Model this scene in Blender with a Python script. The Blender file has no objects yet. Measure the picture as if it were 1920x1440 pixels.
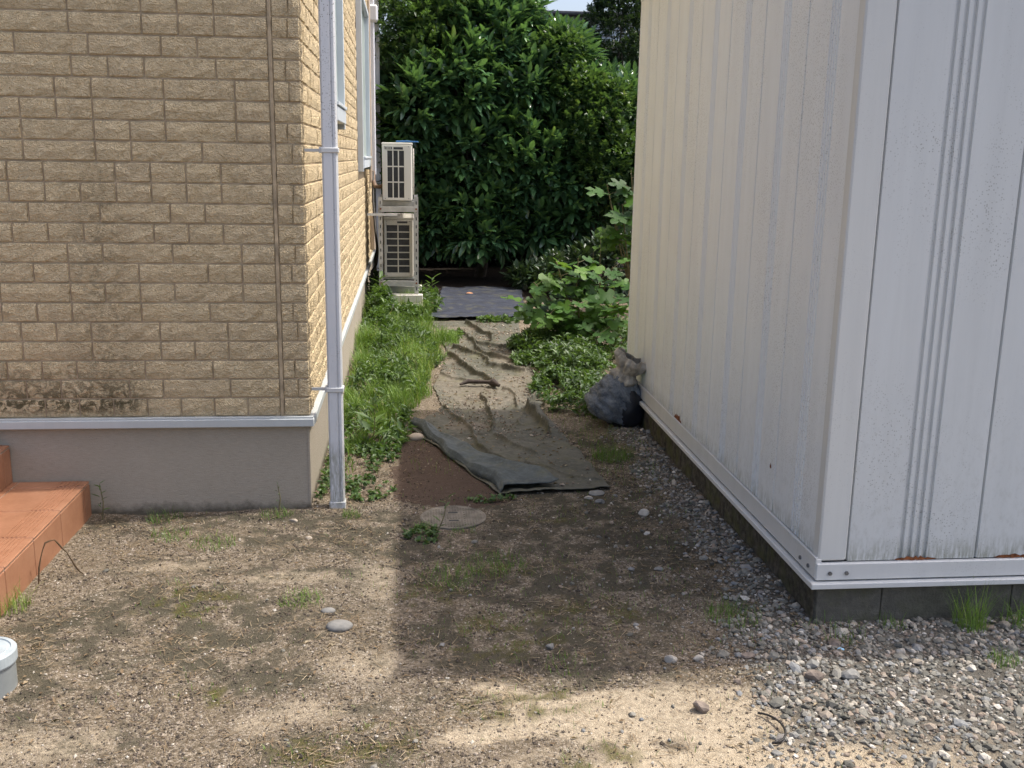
import bpy, math, random
import numpy as np
from mathutils import Vector, Matrix
random.seed(7)
RNG = np.random.default_rng(11)
scene = bpy.context.scene
COL = scene.collection

# ------------------------------------------------------------------ camera
cam_data = bpy.data.cameras.new('camera')
cam = bpy.data.objects.new('camera', cam_data)
COL.objects.link(cam)
right = Vector((0.99498141, -0.09884204, 0.01556393))
down = Vector((-0.00640636, -0.21815549, -0.97589300))
fwd = Vector((0.09985461, 0.97089567, -0.21769388))
m = Matrix((right, -down, -fwd)).transposed().to_4x4()
m.translation = Vector((0, 0, 1.6))
cam.matrix_world = m
cam_data.sensor_width = 36
cam_data.lens = 35.607
cam_data.clip_start = 0.05
cam_data.clip_end = 500
scene.camera = cam

# ------------------------------------------------------------------ light
SUN = Vector((1.40, 0.16, 2.62)).normalized()
w = bpy.data.worlds.new('World')
scene.world = w
w.use_nodes = True
nt = w.node_tree
sky = nt.nodes.new('ShaderNodeTexSky')
sky.sky_type = 'NISHITA'
sky.sun_disc = False
sky.sun_elevation = math.asin(SUN.z)
sky.sun_rotation = math.atan2(SUN.x, SUN.y)
sky.air_density = 0.8
sky.dust_density = 5.5
sky.ozone_density = 1.0
nt.links.new(sky.outputs[0], nt.nodes['Background'].inputs[0])
nt.nodes['Background'].inputs[1].default_value = 0.15
sd = bpy.data.lights.new('sun', 'SUN')
sd.energy = 2.0
sd.angle = math.radians(0.8)
sd.color = (1.0, 0.95, 0.86)
so = bpy.data.objects.new('sun', sd)
so.rotation_euler = SUN.to_track_quat('Z', 'Y').to_euler()
COL.objects.link(so)
scene.view_settings.view_transform = 'Standard'
scene.view_settings.look = 'None'
scene.view_settings.exposure = 1.02
scene.view_settings.gamma = 1
scene.view_settings.use_curve_mapping = False

# ------------------------------------------------------------------ noise
def vnoise(x, y, seed=0):
    xi = np.floor(x).astype(np.int64); yi = np.floor(y).astype(np.int64)
    fx = x - xi; fy = y - yi
    def h(a, b):
        n = (a * 374761393 + b * 668265263 + seed * 1442695041) & 0x7fffffff
        n = ((n ^ (n >> 13)) * 1274126177) & 0x7fffffff
        return ((n ^ (n >> 16)) & 0xffff) / 65535.0
    u = fx * fx * (3 - 2 * fx); v = fy * fy * (3 - 2 * fy)
    return (h(xi, yi) * (1 - u) + h(xi + 1, yi) * u) * (1 - v) + (h(xi, yi + 1) * (1 - u) + h(xi + 1, yi + 1) * u) * v
def fbm(x, y, seed=0, oct=4):
    s = 0; a = 0.5; t = 0
    for i in range(oct):
        s = s + a * vnoise(x * 2 ** i, y * 2 ** i, seed + i * 17); t += a; a *= 0.5
    return s / t
def sstep(a, b, x):
    t = np.clip((x - a) / (b - a), 0, 1)
    return t * t * (3 - 2 * t)

# ------------------------------------------------------------------ node helper
class NT:
    def __init__(s, name):
        s.m = bpy.data.materials.new(name); s.m.use_nodes = True
        s.t = s.m.node_tree; s.b = s.t.nodes['Principled BSDF']
    def n(s, typ, **kw):
        o = s.t.nodes.new('ShaderNode' + typ)
        for k, v in kw.items():
            if k == 'i':
                for kk, vv in v.items():
                    if hasattr(vv, 'is_output'): s.t.links.new(vv, o.inputs[kk])
                    else: o.inputs[kk].default_value = vv
            else: setattr(o, k, v)
        return o
    def link(s, a, b): s.t.links.new(a, b)
    def pos(s, scale=(1, 1, 1), obj=False):
        if obj: src = s.n('TexCoord').outputs['Object']
        else: src = s.n('NewGeometry').outputs['Position']
        return s.n('Mapping', i={0: src, 3: scale}).outputs[0]
    def noise(s, vec, scale, detail=4, rough=0.55, dist=0):
        return s.n('TexNoise', i={'Vector': vec, 'Scale': scale, 'Detail': detail, 'Roughness': rough, 'Distortion': dist}).outputs[0]
    def vor(s, vec, scale, feature='F1', rnd=1.0):
        return s.n('TexVoronoi', feature=feature, i={'Vector': vec, 'Scale': scale, 'Randomness': rnd})
    def ramp(s, fac, stops, interp='LINEAR'):
        r = s.n('ValToRGB'); s.link(fac, r.inputs[0]); cr = r.color_ramp; cr.interpolation = interp
        while len(cr.elements) < len(stops): cr.elements.new(0.5)
        for e, (p, c) in zip(cr.elements, stops):
            e.position = p; e.color = (*c, 1) if len(c) == 3 else c
        return r.outputs[0]
    def rng(s, fac, a, b, c=0.0, d=1.0):
        return s.n('MapRange', i={0: fac, 1: a, 2: b, 3: c, 4: d}).outputs[0]
    def mix(s, fac, a, b, mode='MIX'):
        x = s.n('Mix', data_type='RGBA', blend_type=mode)
        for k, v in ((0, fac), (6, a), (7, b)):
            if hasattr(v, 'is_output'): s.link(v, x.inputs[k])
            else: x.inputs[k].default_value = v if k == 0 else ((*v, 1) if len(v) == 3 else v)
        return x.outputs[2]
    def math(s, op, a, b=0.0):
        o = s.n('Math', operation=op)
        for k, v in ((0, a), (1, b)):
            if hasattr(v, 'is_output'): s.link(v, o.inputs[k])
            else: o.inputs[k].default_value = v
        return o.outputs[0]
    def attr(s, name): return s.n('Attribute', attribute_name=name).outputs['Fac']
    def xyz(s): return s.n('SeparateXYZ', i={0: s.n('NewGeometry').outputs['Position']}).outputs
    def bump(s, h, strength=0.5, dist=0.01):
        b = s.n('Bump', i={'Strength': strength, 'Distance': dist, 'Height': h})
        s.link(b.outputs[0], s.b.inputs['Normal']); return b
    def out(s, col=None, rough=0.7, spec=0.4, metal=0.0):
        if col is not None:
            if hasattr(col, 'is_output'): s.link(col, s.b.inputs['Base Color'])
            else: s.b.inputs['Base Color'].default_value = (*col, 1)
        if hasattr(rough, 'is_output'): s.link(rough, s.b.inputs['Roughness'])
        else: s.b.inputs['Roughness'].default_value = rough
        s.b.inputs['Specular IOR Level'].default_value = spec
        s.b.inputs['Metallic'].default_value = metal
        return s.m

def simple(name, col, rough=0.6, var=0.12, scale=8, bump=0.15, bs=60, spec=0.4, metal=0.0):
    t = NT(name); p = t.pos()
    n = t.noise(p, scale, 5)
    dark = tuple(c * (1 - var * 2) for c in col); lite = tuple(min(1, c * (1 + var)) for c in col)
    c = t.ramp(n, [(0.3, dark), (0.7, lite)])
    if bump: t.bump(t.noise(p, bs, 3), bump, 0.004)
    return t.out(c, rough, spec, metal)

M = {}
# brick siding
def brick_mat():
    t = NT('siding_brick'); p = t.pos()
    X, Y, Z = t.xyz()
    n1 = t.noise(p, 9, 3); n2 = t.noise(t.pos((1, 1, 1.7)), 30, 7, 0.62, 1.3); n3 = t.noise(p, 260, 3)
    base = t.ramp(n2, [(0.28, (0.37, 0.265, 0.125)), (0.40, (0.62, 0.48, 0.27)), (0.54, (0.76, 0.605, 0.365)), (0.72, (0.85, 0.715, 0.455))])
    base = t.mix(t.rng(n1, 0.3, 0.7, 0.0, 0.35), base, (0.68, 0.56, 0.365), 'MIX')
    oi = t.n('ObjectInfo').outputs['Random']
    base = t.mix(t.rng(oi, 0, 1, 0, 0.22), base, (0.55, 0.43, 0.28))
    base = t.mix(t.rng(n3, 0.3, 0.7, 0, 0.3), base, (0.72, 0.62, 0.45), 'MIX')
    # mould near the bottom left of the front wall, and a damp streak above it
    mn = t.noise(p, 14, 6, 0.7)
    low = t.math('MULTIPLY', t.rng(Z, 0.46, 0.50, 0.2, 1), t.rng(Z, 0.74, 0.52, 0, 1))
    lx = t.math('MULTIPLY', t.rng(X, -1.10, -1.24, 0, 1), t.rng(Y, 4.52, 4.50, 0, 1))
    lf = t.math('MULTIPLY', t.math('MULTIPLY', low, lx), t.rng(t.noise(p, 24, 7, 0.7, 1.0), 0.44, 0.54, 0, 1))
    base = t.mix(t.math('MULTIPLY', lf, 0.88), base, (0.075, 0.066, 0.030))
    sx = t.math('MULTIPLY', t.rng(X, -1.50, -1.36, 0, 1), t.rng(X, -1.14, -1.27, 0, 1))
    sz = t.math('MULTIPLY', t.rng(Z, 1.75, 1.35, 0, 1), t.rng(Y, 4.52, 4.50, 0, 1))
    sf = t.math('MULTIPLY', t.math('MULTIPLY', sx, sz), t.rng(t.noise(p, 22, 7, 0.75, 1.0), 0.44, 0.62, 0, 0.5))
    base = t.mix(sf, base, (0.10, 0.085, 0.05))
    h = t.math('ADD', t.math('MULTIPLY', n2, 2.4), t.math('MULTIPLY', n3, 0.18))
    v = t.vor(t.n('VectorMath', operation='ADD', i={0: p, 1: t.n('TexNoise', i={'Vector': p, 'Scale': 22.0, 'Detail': 3.0}).outputs[1]}).outputs[0], 16, 'F1').outputs[0]
    h = t.math('ADD', h, t.math('MULTIPLY', v, 0.9))
    t.bump(h, 0.9, 0.0115)
    return t.out(base, 0.85, 0.25)
M['brick'] = brick_mat()
def mortar_mat():
    t = NT('siding_joint'); p = t.pos()
    c = t.ramp(t.noise(p, 20, 5), [(0.3, (0.30, 0.235, 0.155)), (0.7, (0.41, 0.33, 0.225))])
    t.bump(t.noise(p, 120, 3), 0.3, 0.003)
    return t.out(c, 0.9, 0.2)
M['mortar'] = mortar_mat()
M['caulk'] = simple('caulking', (0.42, 0.335, 0.22), 0.75, 0.25, 14, 0.2, 80)
def found_mat():
    t = NT('foundation_render'); p = t.pos(); X, Y, Z = t.xyz()
    n = t.noise(t.pos((1, 1, 7)), 36, 5, 0.7)
    c = t.ramp(t.noise(p, 3, 3), [(0.3, (0.355, 0.315, 0.25)), (0.7, (0.395, 0.35, 0.285))])
    c = t.mix(t.rng(n, 0.40, 0.65, 0, 0.5), c, (0.27, 0.24, 0.19))
    pits = t.rng(t.vor(p, 150).outputs[0], 0.14, 0.22, 1, 0)
    pits = t.math('MULTIPLY', pits, t.rng(t.noise(p, 30, 3), 0.5, 0.6, 0, 1))
    c = t.mix(t.math('MULTIPLY', pits, 0.6), c, (0.11, 0.095, 0.08))
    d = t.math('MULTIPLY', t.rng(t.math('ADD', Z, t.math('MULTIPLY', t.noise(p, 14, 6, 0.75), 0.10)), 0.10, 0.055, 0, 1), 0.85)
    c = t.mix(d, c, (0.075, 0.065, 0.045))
    t.bump(t.math('ADD', n, t.math('MULTIPLY', t.noise(p, 200, 2), 0.6)), 0.5, 0.004)
    return t.out(c, 0.9, 0.2)
M['found'] = found_mat()
def white_paint(name, col, speck=0.6, grime=True, rough=0.42, blue=0.0):
    t = NT(name); p = t.pos(); X, Y, Z = t.xyz()
    c = t.ramp(t.noise(t.pos((3, 3, 0.25)), 5, 5), [(0.3, tuple(v * 0.93 for v in col)), (0.7, col)])
    # vertical run-off streaks
    st = t.noise(t.pos((40, 40, 0.6)), 1.6, 4, 0.6)
    c = t.mix(t.rng(st, 0.55, 0.80, 0, 0.12), c, tuple(v * 0.72 for v in col))
    v = t.vor(p, 130)
    big = t.rng(v.outputs[0], 0.24, 0.34, 1, 0)
    cl = t.rng(t.noise(t.pos((1, 1, 0.5)), 3.2, 4, 0.7), 0.46, 0.62, 0.0, 1)
    rn = t.n('SeparateColor', i={0: v.outputs[1]}).outputs[0]
    sp = t.math('MULTIPLY', t.math('MULTIPLY', big, cl), t.rng(rn, 0.45, 0.5, 0, 1))
    v2 = t.vor(p, 60); b2 = t.rng(v2.outputs[0], 0.15, 0.21, 1, 0)
    rn2 = t.n('SeparateColor', i={0: v2.outputs[1]}).outputs[1]
    sp2 = t.math('MULTIPLY', t.math('MULTIPLY', b2, cl), t.rng(rn2, 0.6, 0.65, 0, 1))
    sp = t.math('MAXIMUM', sp, sp2)
    c = t.mix(t.math('MULTIPLY', sp, speck), c, (0.17, 0.17, 0.15))
    if grime:
        g = t.math('MULTIPLY', t.rng(Z, 1.0, 0.24, 0, 1), t.rng(t.noise(t.pos((9, 9, 5)), 4, 8, 0.8), 0.50, 0.68, 0, 1))
        c = t.mix(t.math('MULTIPLY', g, 0.32), c, (0.24, 0.24, 0.19))
        g2 = t.math('MULTIPLY', t.rng(Z, 0.33, 0.25, 0, 1), t.rng(t.noise(t.pos((20, 20, 3)), 5, 5, 0.7), 0.40, 0.6, 0, 1))
        c = t.mix(t.math('MULTIPLY', g2, 0.6), c, (0.13, 0.135, 0.07))
    t.bump(t.noise(t.pos((6, 6, 0.4)), 3, 3), 0.12, 0.01)
    return t.out(c, rough, 0.45)
M['shed_side'] = white_paint('shed_bounce_light_paint', (0.73, 0.765, 0.78), 0.42)  # white lifted for bounced light and cooled against warm bounce, in the colour itself
M['shed_front'] = white_paint('shed_grey_white_paint', (0.60, 0.62, 0.615), 0.6)
M['shed_post'] = white_paint('shed_post_paint', (0.60, 0.61, 0.59), 0.2, False)
M['white_rail'] = white_paint('white_rail_paint', (0.60, 0.61, 0.60), 0.3, False)
M['pipe'] = white_paint('white_pvc', (0.63, 0.65, 0.69), 0.25, False, 0.38)
M['pipe_dirty'] = white_paint('white_pvc_dirty', (0.64, 0.655, 0.67), 0.9, True, 0.42)
M['flash'] = white_paint('flashing_white', (0.46, 0.49, 0.49), 0.12, False)
M['frame'] = white_paint('window_frame_white', (0.55, 0.60, 0.64), 0.1, False)
M['pane'] = simple('shutter_grey_green', (0.36, 0.42, 0.40), 0.35, 0.1, 3, 0.05)
M['rust'] = simple('rust', (0.22, 0.075, 0.025), 0.9, 0.35, 60, 0.5, 200)
M['bolt'] = simple('bolt_steel', (0.20, 0.20, 0.20), 0.45, 0.2, 60, 0.1, 100, 0.5, 0.6)
M['gap'] = simple('dark_gap', (0.05, 0.05, 0.05), 0.9, 0.1)
def shed_found():
    t = NT('old_concrete'); p = t.pos(); X, Y, Z = t.xyz()
    n = t.noise(p, 26, 6, 0.7)
    c = t.ramp(n, [(0.32, (0.035, 0.031, 0.025)), (0.5, (0.085, 0.077, 0.062)), (0.72, (0.17, 0.155, 0.125))])
    c = t.mix(t.rng(Y, 3.22, 3.20, 0, 0.45), c, (0.20, 0.19, 0.16))
    g = t.math('MULTIPLY', t.rng(t.noise(p, 9, 4), 0.45, 0.65, 0, 1), t.rng(X, 1.9, 1.5, 0.1, 0.7))
    c = t.mix(g, c, (0.10, 0.105, 0.045))
    t.bump(t.noise(p, 110, 5, 0.7), 0.9, 0.01)
    return t.out(c, 0.95, 0.15)
M['shedfound'] = shed_found()
def tile_mat():
    t = NT('terracotta_tile'); p = t.pos()
    c = t.ramp(t.noise(p, 6, 6, 0.65), [(0.3, (0.23, 0.105, 0.055)), (0.55, (0.30, 0.145, 0.082)), (0.8, (0.35, 0.185, 0.11))])
    c = t.mix(t.rng(t.noise(p, 70, 4), 0.5, 0.75, 0, 0.3), c, (0.42, 0.23, 0.14))
    t.bump(t.noise(p, 90, 3), 0.1, 0.002)
    return t.out(c, 0.5, 0.4)
M['tile'] = tile_mat()
M['grout'] = simple('tile_grout', (0.30, 0.25, 0.20), 0.9, 0.2, 30)

# leaves
def leaf_mat(name, stops, rough=0.32, trans=0.25, spec=0.5):
    t = NT(name)
    a = t.attr('tint')
    oi = t.n('ObjectInfo').outputs['Random']
    a = t.math('ADD', t.math('MULTIPLY', a, 0.9), t.math('MULTIPLY', oi, 0.1))
    c = t.ramp(a, stops)
    c = t.mix(t.rng(t.noise(t.pos(), 60, 2), 0.35, 0.7, 0, 0.35), c, tuple(v * 0.6 for v in stops[1][1]))
    t.out(c, rough, spec)
    t.bump(t.noise(t.pos(), 90, 2), 0.25, 0.004)
    tr = t.n('BsdfTranslucent'); t.link(t.mix(0.5, c, (0.16, 0.28, 0.02)), tr.inputs[0])
    mx = t.n('MixShader', i={0: trans}); t.link(t.b.outputs[0], mx.inputs[1]); t.link(tr.outputs[0], mx.inputs[2])
    t.link(mx.outputs[0], t.t.nodes['Material Output'].inputs[0])
    return t.m
M['leaf'] = leaf_mat('glossy_leaf', [(0.0, (0.04, 0.10, 0.055)), (0.45, (0.075, 0.175, 0.08)), (0.8, (0.13, 0.28, 0.08)), (1.0, (0.27, 0.40, 0.08))], 0.26, 0.28, 0.9)
M['leaf_dark'] = leaf_mat('dark_leaf', [(0.0, (0.02, 0.04, 0.02)), (0.5, (0.035, 0.07, 0.035)), (1.0, (0.065, 0.11, 0.055))], 0.4, 0.12)
M['leaf_vine'] = leaf_mat('vine_leaf', [(0.0, (0.03, 0.07, 0.03)), (0.5, (0.065, 0.14, 0.05)), (0.85, (0.12, 0.21, 0.05)), (1.0, (0.22, 0.22, 0.05))], 0.42, 0.3)
M['leaf_fig'] = leaf_mat('fig_leaf_green', [(0.0, (0.025, 0.07, 0.015)), (0.5, (0.05, 0.13, 0.02)), (1.0, (0.13, 0.25, 0.03))], 0.5, 0.4, 0.3)
M['weed'] = leaf_mat('weed_leaf', [(0.0, (0.03, 0.065, 0.02)), (0.5, (0.07, 0.135, 0.035)), (1.0, (0.16, 0.25, 0.06))], 0.5, 0.3)
M['grass'] = leaf_mat('grass_blade', [(0.0, (0.08, 0.14, 0.03)), (0.5, (0.15, 0.27, 0.04)), (0.85, (0.25, 0.38, 0.06)), (1.0, (0.46, 0.39, 0.18))], 0.5, 0.35)
M['straw'] = leaf_mat('dry_straw', [(0.0, (0.09, 0.058, 0.034)), (0.5, (0.23, 0.165, 0.10)), (1.0, (0.46, 0.385, 0.265))], 0.8, 0.1, 0.2)
M['bark'] = simple('bark', (0.075, 0.06, 0.045), 0.9, 0.3, 20, 0.6, 60)
M['stem'] = simple('green_stem', (0.16, 0.14, 0.07), 0.7, 0.3, 20, 0.2, 60)

def stone_mat(name, stops, rough=0.8):
    t = NT(name); a = t.attr('tint')
    c = t.ramp(a, stops)
    n = t.noise(t.pos(), 140, 4, 0.7)
    c = t.mix(t.rng(n, 0.3, 0.7, 0.0, 0.45), c, (0.13, 0.12, 0.105), 'MIX')
    t.bump(n, 0.4, 0.003)
    return t.out(c, rough, 0.3)
M['gravel'] = stone_mat('grey_gravel', [(0.0, (0.09, 0.088, 0.072)), (0.25, (0.17, 0.165, 0.14)), (0.5, (0.27, 0.255, 0.215)), (0.68, (0.24, 0.25, 0.255)), (0.80, (0.31, 0.235, 0.175)), (0.93, (0.42, 0.385, 0.32)), (1.0, (0.66, 0.62, 0.55))])
M['grit'] = stone_mat('pinkish_grit', [(0.0, (0.08, 0.060, 0.04)), (0.3, (0.17, 0.13, 0.092)), (0.65, (0.29, 0.23, 0.175)), (0.9, (0.41, 0.35, 0.28)), (1.0, (0.60, 0.56, 0.48))])
M['rock_white'] = simple('white_stone', (0.42, 0.385, 0.33), 0.8, 0.15, 30, 0.5, 90)
M['rock_grey'] = simple('grey_stone', (0.21, 0.205, 0.19), 0.75, 0.12, 40, 0.3, 120)
M['rock_brown'] = simple('brown_stone', (0.21, 0.17, 0.14), 0.85, 0.2, 30, 0.6, 80)
M['rock_tan'] = simple('tan_cobble', (0.40, 0.34, 0.27), 0.75, 0.12, 20, 0.2, 60)
M['rock_blue'] = simple('pale_blue_chip', (0.30, 0.55, 0.75), 0.5, 0.1, 30, 0.1)

# ------------------------------------------------------------------ mesh helpers
def tag(o, label=None, cat=None, group=None, kind=None):
    if label: o['label'] = label
    if cat: o['category'] = cat
    if group: o['group'] = group
    if kind: o['kind'] = kind
    return o
def empty(name, loc=(0, 0, 0), rz=0):
    o = bpy.data.objects.new(name, None); COL.objects.link(o)
    o.location = loc; o.rotation_euler.z = rz; o.empty_display_size = 0.1
    return o
def link(name, me, parent=None, loc=None):
    o = bpy.data.objects.new(name, me); COL.objects.link(o)
    if parent is not None: o.parent = parent
    if loc is not None: o.location = loc
    return o
def npmesh(name, V, F, mat, smooth=False, tint=None):
    """V (n,3); F list of arrays of faces with a constant vertex count"""
    me = bpy.data.meshes.new(name)
    if not isinstance(F, (list, tuple)): F = [F]
    F = [np.asarray(f, dtype=np.int32) for f in F if len(f)]
    V = np.asarray(V, dtype=np.float32)
    me.vertices.add(len(V)); me.vertices.foreach_set('co', V.ravel())
    nl = sum(f.size for f in F); nf = sum(len(f) for f in F)
    me.loops.add(nl); me.loops.foreach_set('vertex_index', np.concatenate([f.ravel() for f in F]))
    me.polygons.add(nf)
    cnt = np.concatenate([np.full(len(f), f.shape[1], dtype=np.int32) for f in F])
    st = np.concatenate([[0], np.cumsum(cnt)[:-1]]).astype(np.int32)
    me.polygons.foreach_set('loop_start', st)
    me.polygons.foreach_set('use_smooth', np.full(nf, smooth))
    if tint is not None:
        a = me.attributes.new('tint', 'FLOAT', 'POINT'); a.data.foreach_set('value', np.asarray(tint, dtype=np.float32))
    me.update(calc_edges=True)
    me.materials.append(mat)
    return me

class MB:
    """collects boxes, prisms and tubes into one mesh"""
    def __init__(s): s.v = []; s.f = []; s.sm = []
    def add(s, v, f, smooth=False):
        o = len(s.v); s.v += [tuple(p) for p in v]; s.f += [tuple(i + o for i in q) for q in f]; s.sm += [smooth] * len(f)
    def box(s, x0, x1, y0, y1, z0, z1, bev=0.0):
        b = min(bev, (x1 - x0) / 2.01, (y1 - y0) / 2.01, (z1 - z0) / 2.01)
        if b <= 0:
            s.add([(x, y, z) for z in (z0, z1) for y in (y0, y1) for x in (x0, x1)],
                  [(0, 2, 3, 1), (4, 5, 7, 6), (0, 1, 5, 4), (2, 6, 7, 3), (0, 4, 6, 2), (1, 3, 7, 5)])
            return
        # chamfered box: 24 verts
        c = [(x0, x1), (y0, y1), (z0, z1)]
        V = []; idx = {}
        for i in (0, 1):
            for j in (0, 1):
                for k in (0, 1):
                    for ax in range(3):
                        p = [c[0][i], c[1][j], c[2][k]]
                        for a, q in ((0, i), (1, j), (2, k)):
                            if a != ax: p[a] += b if q == 0 else -b
                        idx[(i, j, k, ax)] = len(V); V.append(p)
        F = []
        for ax in range(3):
            o = [a for a in range(3) if a != ax]
            for sd in (0, 1):
                q = []
                for (a, b2) in ((0, 0), (1, 0), (1, 1), (0, 1)):
                    t = [0, 0, 0]; t[ax] = sd; t[o[0]] = a; t[o[1]] = b2
                    q.append(idx[(*t, ax)])
                F.append(q if (sd == 1) == (ax != 1) else q[::-1])
        for ax in range(3):
            o = [a for a in range(3) if a != ax]
            for (a, b2) in ((0, 0), (0, 1), (1, 0), (1, 1)):
                t0 = [0, 0, 0]; t0[o[0]] = a; t0[o[1]] = b2
                t1 = list(t0); t1[ax] = 1
                q = [idx[(*t0, o[0])], idx[(*t1, o[0])], idx[(*t1, o[1])], idx[(*t0, o[1])]]
                F.append(q)
        for i in (0, 1):
            for j in (0, 1):
                for k in (0, 1):
                    F.append([idx[(i, j, k, a)] for a in range(3)])
        s.add(V, F)
    def tube(s, pts, r, n=8, cap=True):
        pts = [Vector(p) for p in pts]
        if not hasattr(r, '__len__'): r = [r] * len(pts)
        V = []; F = []
        up = Vector((0, 0, 1))
        prev = None
        for i, p in enumerate(pts):
            d = (pts[min(i + 1, len(pts) - 1)] - pts[max(i - 1, 0)]).normalized()
            a = prev if prev is not None else (d.cross(up) if abs(d.z) < 0.95 else d.cross(Vector((1, 0, 0))))
            a = (a - d * a.dot(d)).normalized(); prev = a; b = d.cross(a)
            for k in range(n):
                t = 2 * math.pi * k / n
                V.append(p + (a * math.cos(t) + b * math.sin(t)) * r[i])
        for i in range(len(pts) - 1):
            for k in range(n):
                F.append((i * n + k, i * n + (k + 1) % n, (i + 1) * n + (k + 1) % n, (i + 1) * n + k))
        s.add(V, F, True)
        if cap:
            s.add(V[:n], [tuple(range(n))[::-1]]); s.add(V[-n:], [tuple(range(n))])
    def profile(s, prof, a0, a1, axis='z'):
        """extrude an open polyline prof of (u,v) along z (u=x,v=y) """
        n = len(prof)
        V = [(u, v, a0) for u, v in prof] + [(u, v, a1) for u, v in prof]
        s.add(V, [(i, i + 1, n + i + 1, n + i) for i in range(n - 1)])
    def mesh(s, name, mat):
        me = bpy.data.meshes.new(name)
        me.from_pydata(s.v, [], s.f)
        me.polygons.foreach_set('use_smooth', s.sm)
        me.materials.append(mat); me.update()
        import bmesh
        bm = bmesh.new(); bm.from_mesh(me)
        bmesh.ops.recalc_face_normals(bm, faces=bm.faces); bm.to_mesh(me); bm.free()
        return me
    def build(s, name, mat, parent=None, loc=None):
        return link(name, s.mesh(name, mat), parent, loc)

# ------------------------------------------------------------------ ground
def in_poly(x, y, poly):
    r = np.zeros(x.shape, bool); n = len(poly)
    for i in range(n):
        x0, y0 = poly[i]; x1, y1 = poly[(i + 1) % n]
        c = ((y0 > y) != (y1 > y)) & (x < (x1 - x0) * (y - y0) / (y1 - y0 + 1e-12) + x0)
        r ^= c
    return r
def blob(x, y, cx, cy, rx, ry, soft=0.5):
    d = np.sqrt(((x - cx) / rx) ** 2 + ((y - cy) / ry) ** 2) + (fbm(x * 9, y * 9, int(cx * 100) & 255) - 0.5) * 1.1
    return sstep(1 + soft, 1 - soft, d)
def gravel_mask(x, y):
    n = (fbm(x * 5, y * 5, 5) - 0.5) * 0.5
    strip = sstep(1.10, 1.26, x + n * 0.5) * (y > 3.0) * sstep(6.2, 5.6, y)
    wide = sstep(-0.08, 0.14, (x - 1.02) + n * 0.8 + (3.3 - y) * 0.02) * (y <= 3.25)
    fade = 1 - 0.8 * sstep(2.62, 2.34, y + n * 0.6) * sstep(1.9, 1.2, x)
    return np.clip(np.maximum(strip * 0.8, wide * fade), 0, 1)
def sand_mask(x, y):
    n = (fbm(x * 4, y * 7, 23) - 0.5)
    a = sstep(0.0, 0.12, 2.90 - y + n * 0.3 - 0.02) * sstep(0.02, 0.3, x + n * 0.5) * sstep(0.36, 0.52, fbm(x * 3.1, y * 6.5, 41) + 0.05)
    b = sstep(0.0, 0.12, 2.58 - y + n * 0.35) * sstep(0.3, 0.7, x + n * 0.4)
    for q in ((-1.05, 2.62, 0.25, 0.12), (-0.15, 3.02, 0.2, 0.16), (-0.45, 3.72, 0.3, 0.07), (-0.12, 3.7, 0.1, 0.25), (-0.35, 2.72, 0.25, 0.10), (-0.95, 3.85, 0.25, 0.06)): b = np.maximum(b, 0.55 * blob(x, y, *q, 0.7))
    return np.clip(np.maximum(a * 0.8, b), 0, 1) * (1 - gravel_mask(x, y) * 0.5) * sstep(1.0, 2.2, y + 1.0)
SOIL = [(-0.10, 4.62), (-0.09, 5.1), (-0.06, 5.6), (0.02, 6.0), (0.30, 5.4), (0.52, 4.62), (0.25, 4.45)]
def moss_mask(x, y):
    mm = 0
    for b in ((-0.80, 3.52, 0.16, 0.16), (0.08, 3.55, 0.14, 0.10), (0.30, 3.20, 0.24, 0.16), (0.66, 4.40, 0.12, 0.16), (-0.62, 2.86, 0.10, 0.07), (0.36, 2.74, 0.22, 0.10), (0.30, 3.78, 0.22, 0.10), (0.62, 3.35, 0.2, 0.15), (-0.2, 2.55, 0.2, 0.1), (0.5, 2.45, 0.1, 0.08)):
        mm = np.maximum(mm, blob(x, y, *b))
    return mm * sstep(0.35, 0.6, fbm(x * 22, y * 22, 77))
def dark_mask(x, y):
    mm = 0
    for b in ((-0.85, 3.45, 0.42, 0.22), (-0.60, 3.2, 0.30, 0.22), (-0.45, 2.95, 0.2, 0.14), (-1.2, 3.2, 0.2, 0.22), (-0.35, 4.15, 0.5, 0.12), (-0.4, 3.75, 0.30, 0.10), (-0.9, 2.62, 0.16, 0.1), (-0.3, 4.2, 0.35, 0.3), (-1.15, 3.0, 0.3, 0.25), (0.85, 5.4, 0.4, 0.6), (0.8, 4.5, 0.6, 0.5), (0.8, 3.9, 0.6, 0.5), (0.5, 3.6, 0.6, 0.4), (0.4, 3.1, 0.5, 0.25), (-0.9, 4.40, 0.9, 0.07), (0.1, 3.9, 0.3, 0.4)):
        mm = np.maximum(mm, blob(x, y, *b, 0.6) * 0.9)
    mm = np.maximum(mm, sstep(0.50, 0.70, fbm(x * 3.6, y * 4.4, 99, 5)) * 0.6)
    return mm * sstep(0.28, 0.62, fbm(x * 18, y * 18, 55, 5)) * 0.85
def gz(x, y):
    near = sstep(30, 12, y) * sstep(0, 1.5, y)
    h = (fbm(x * 1.6, y * 1.6, 3) - 0.5) * 0.035 + (fbm(x * 7, y * 7, 8) - 0.5) * 0.014
    h = h + gravel_mask(x, y) * 0.012
    h = h * near * sstep(-1.75, -1.3, x)
    s = in_poly(x, y, SOIL)
    return np.where(s, np.minimum(h, -0.002), h)

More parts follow.
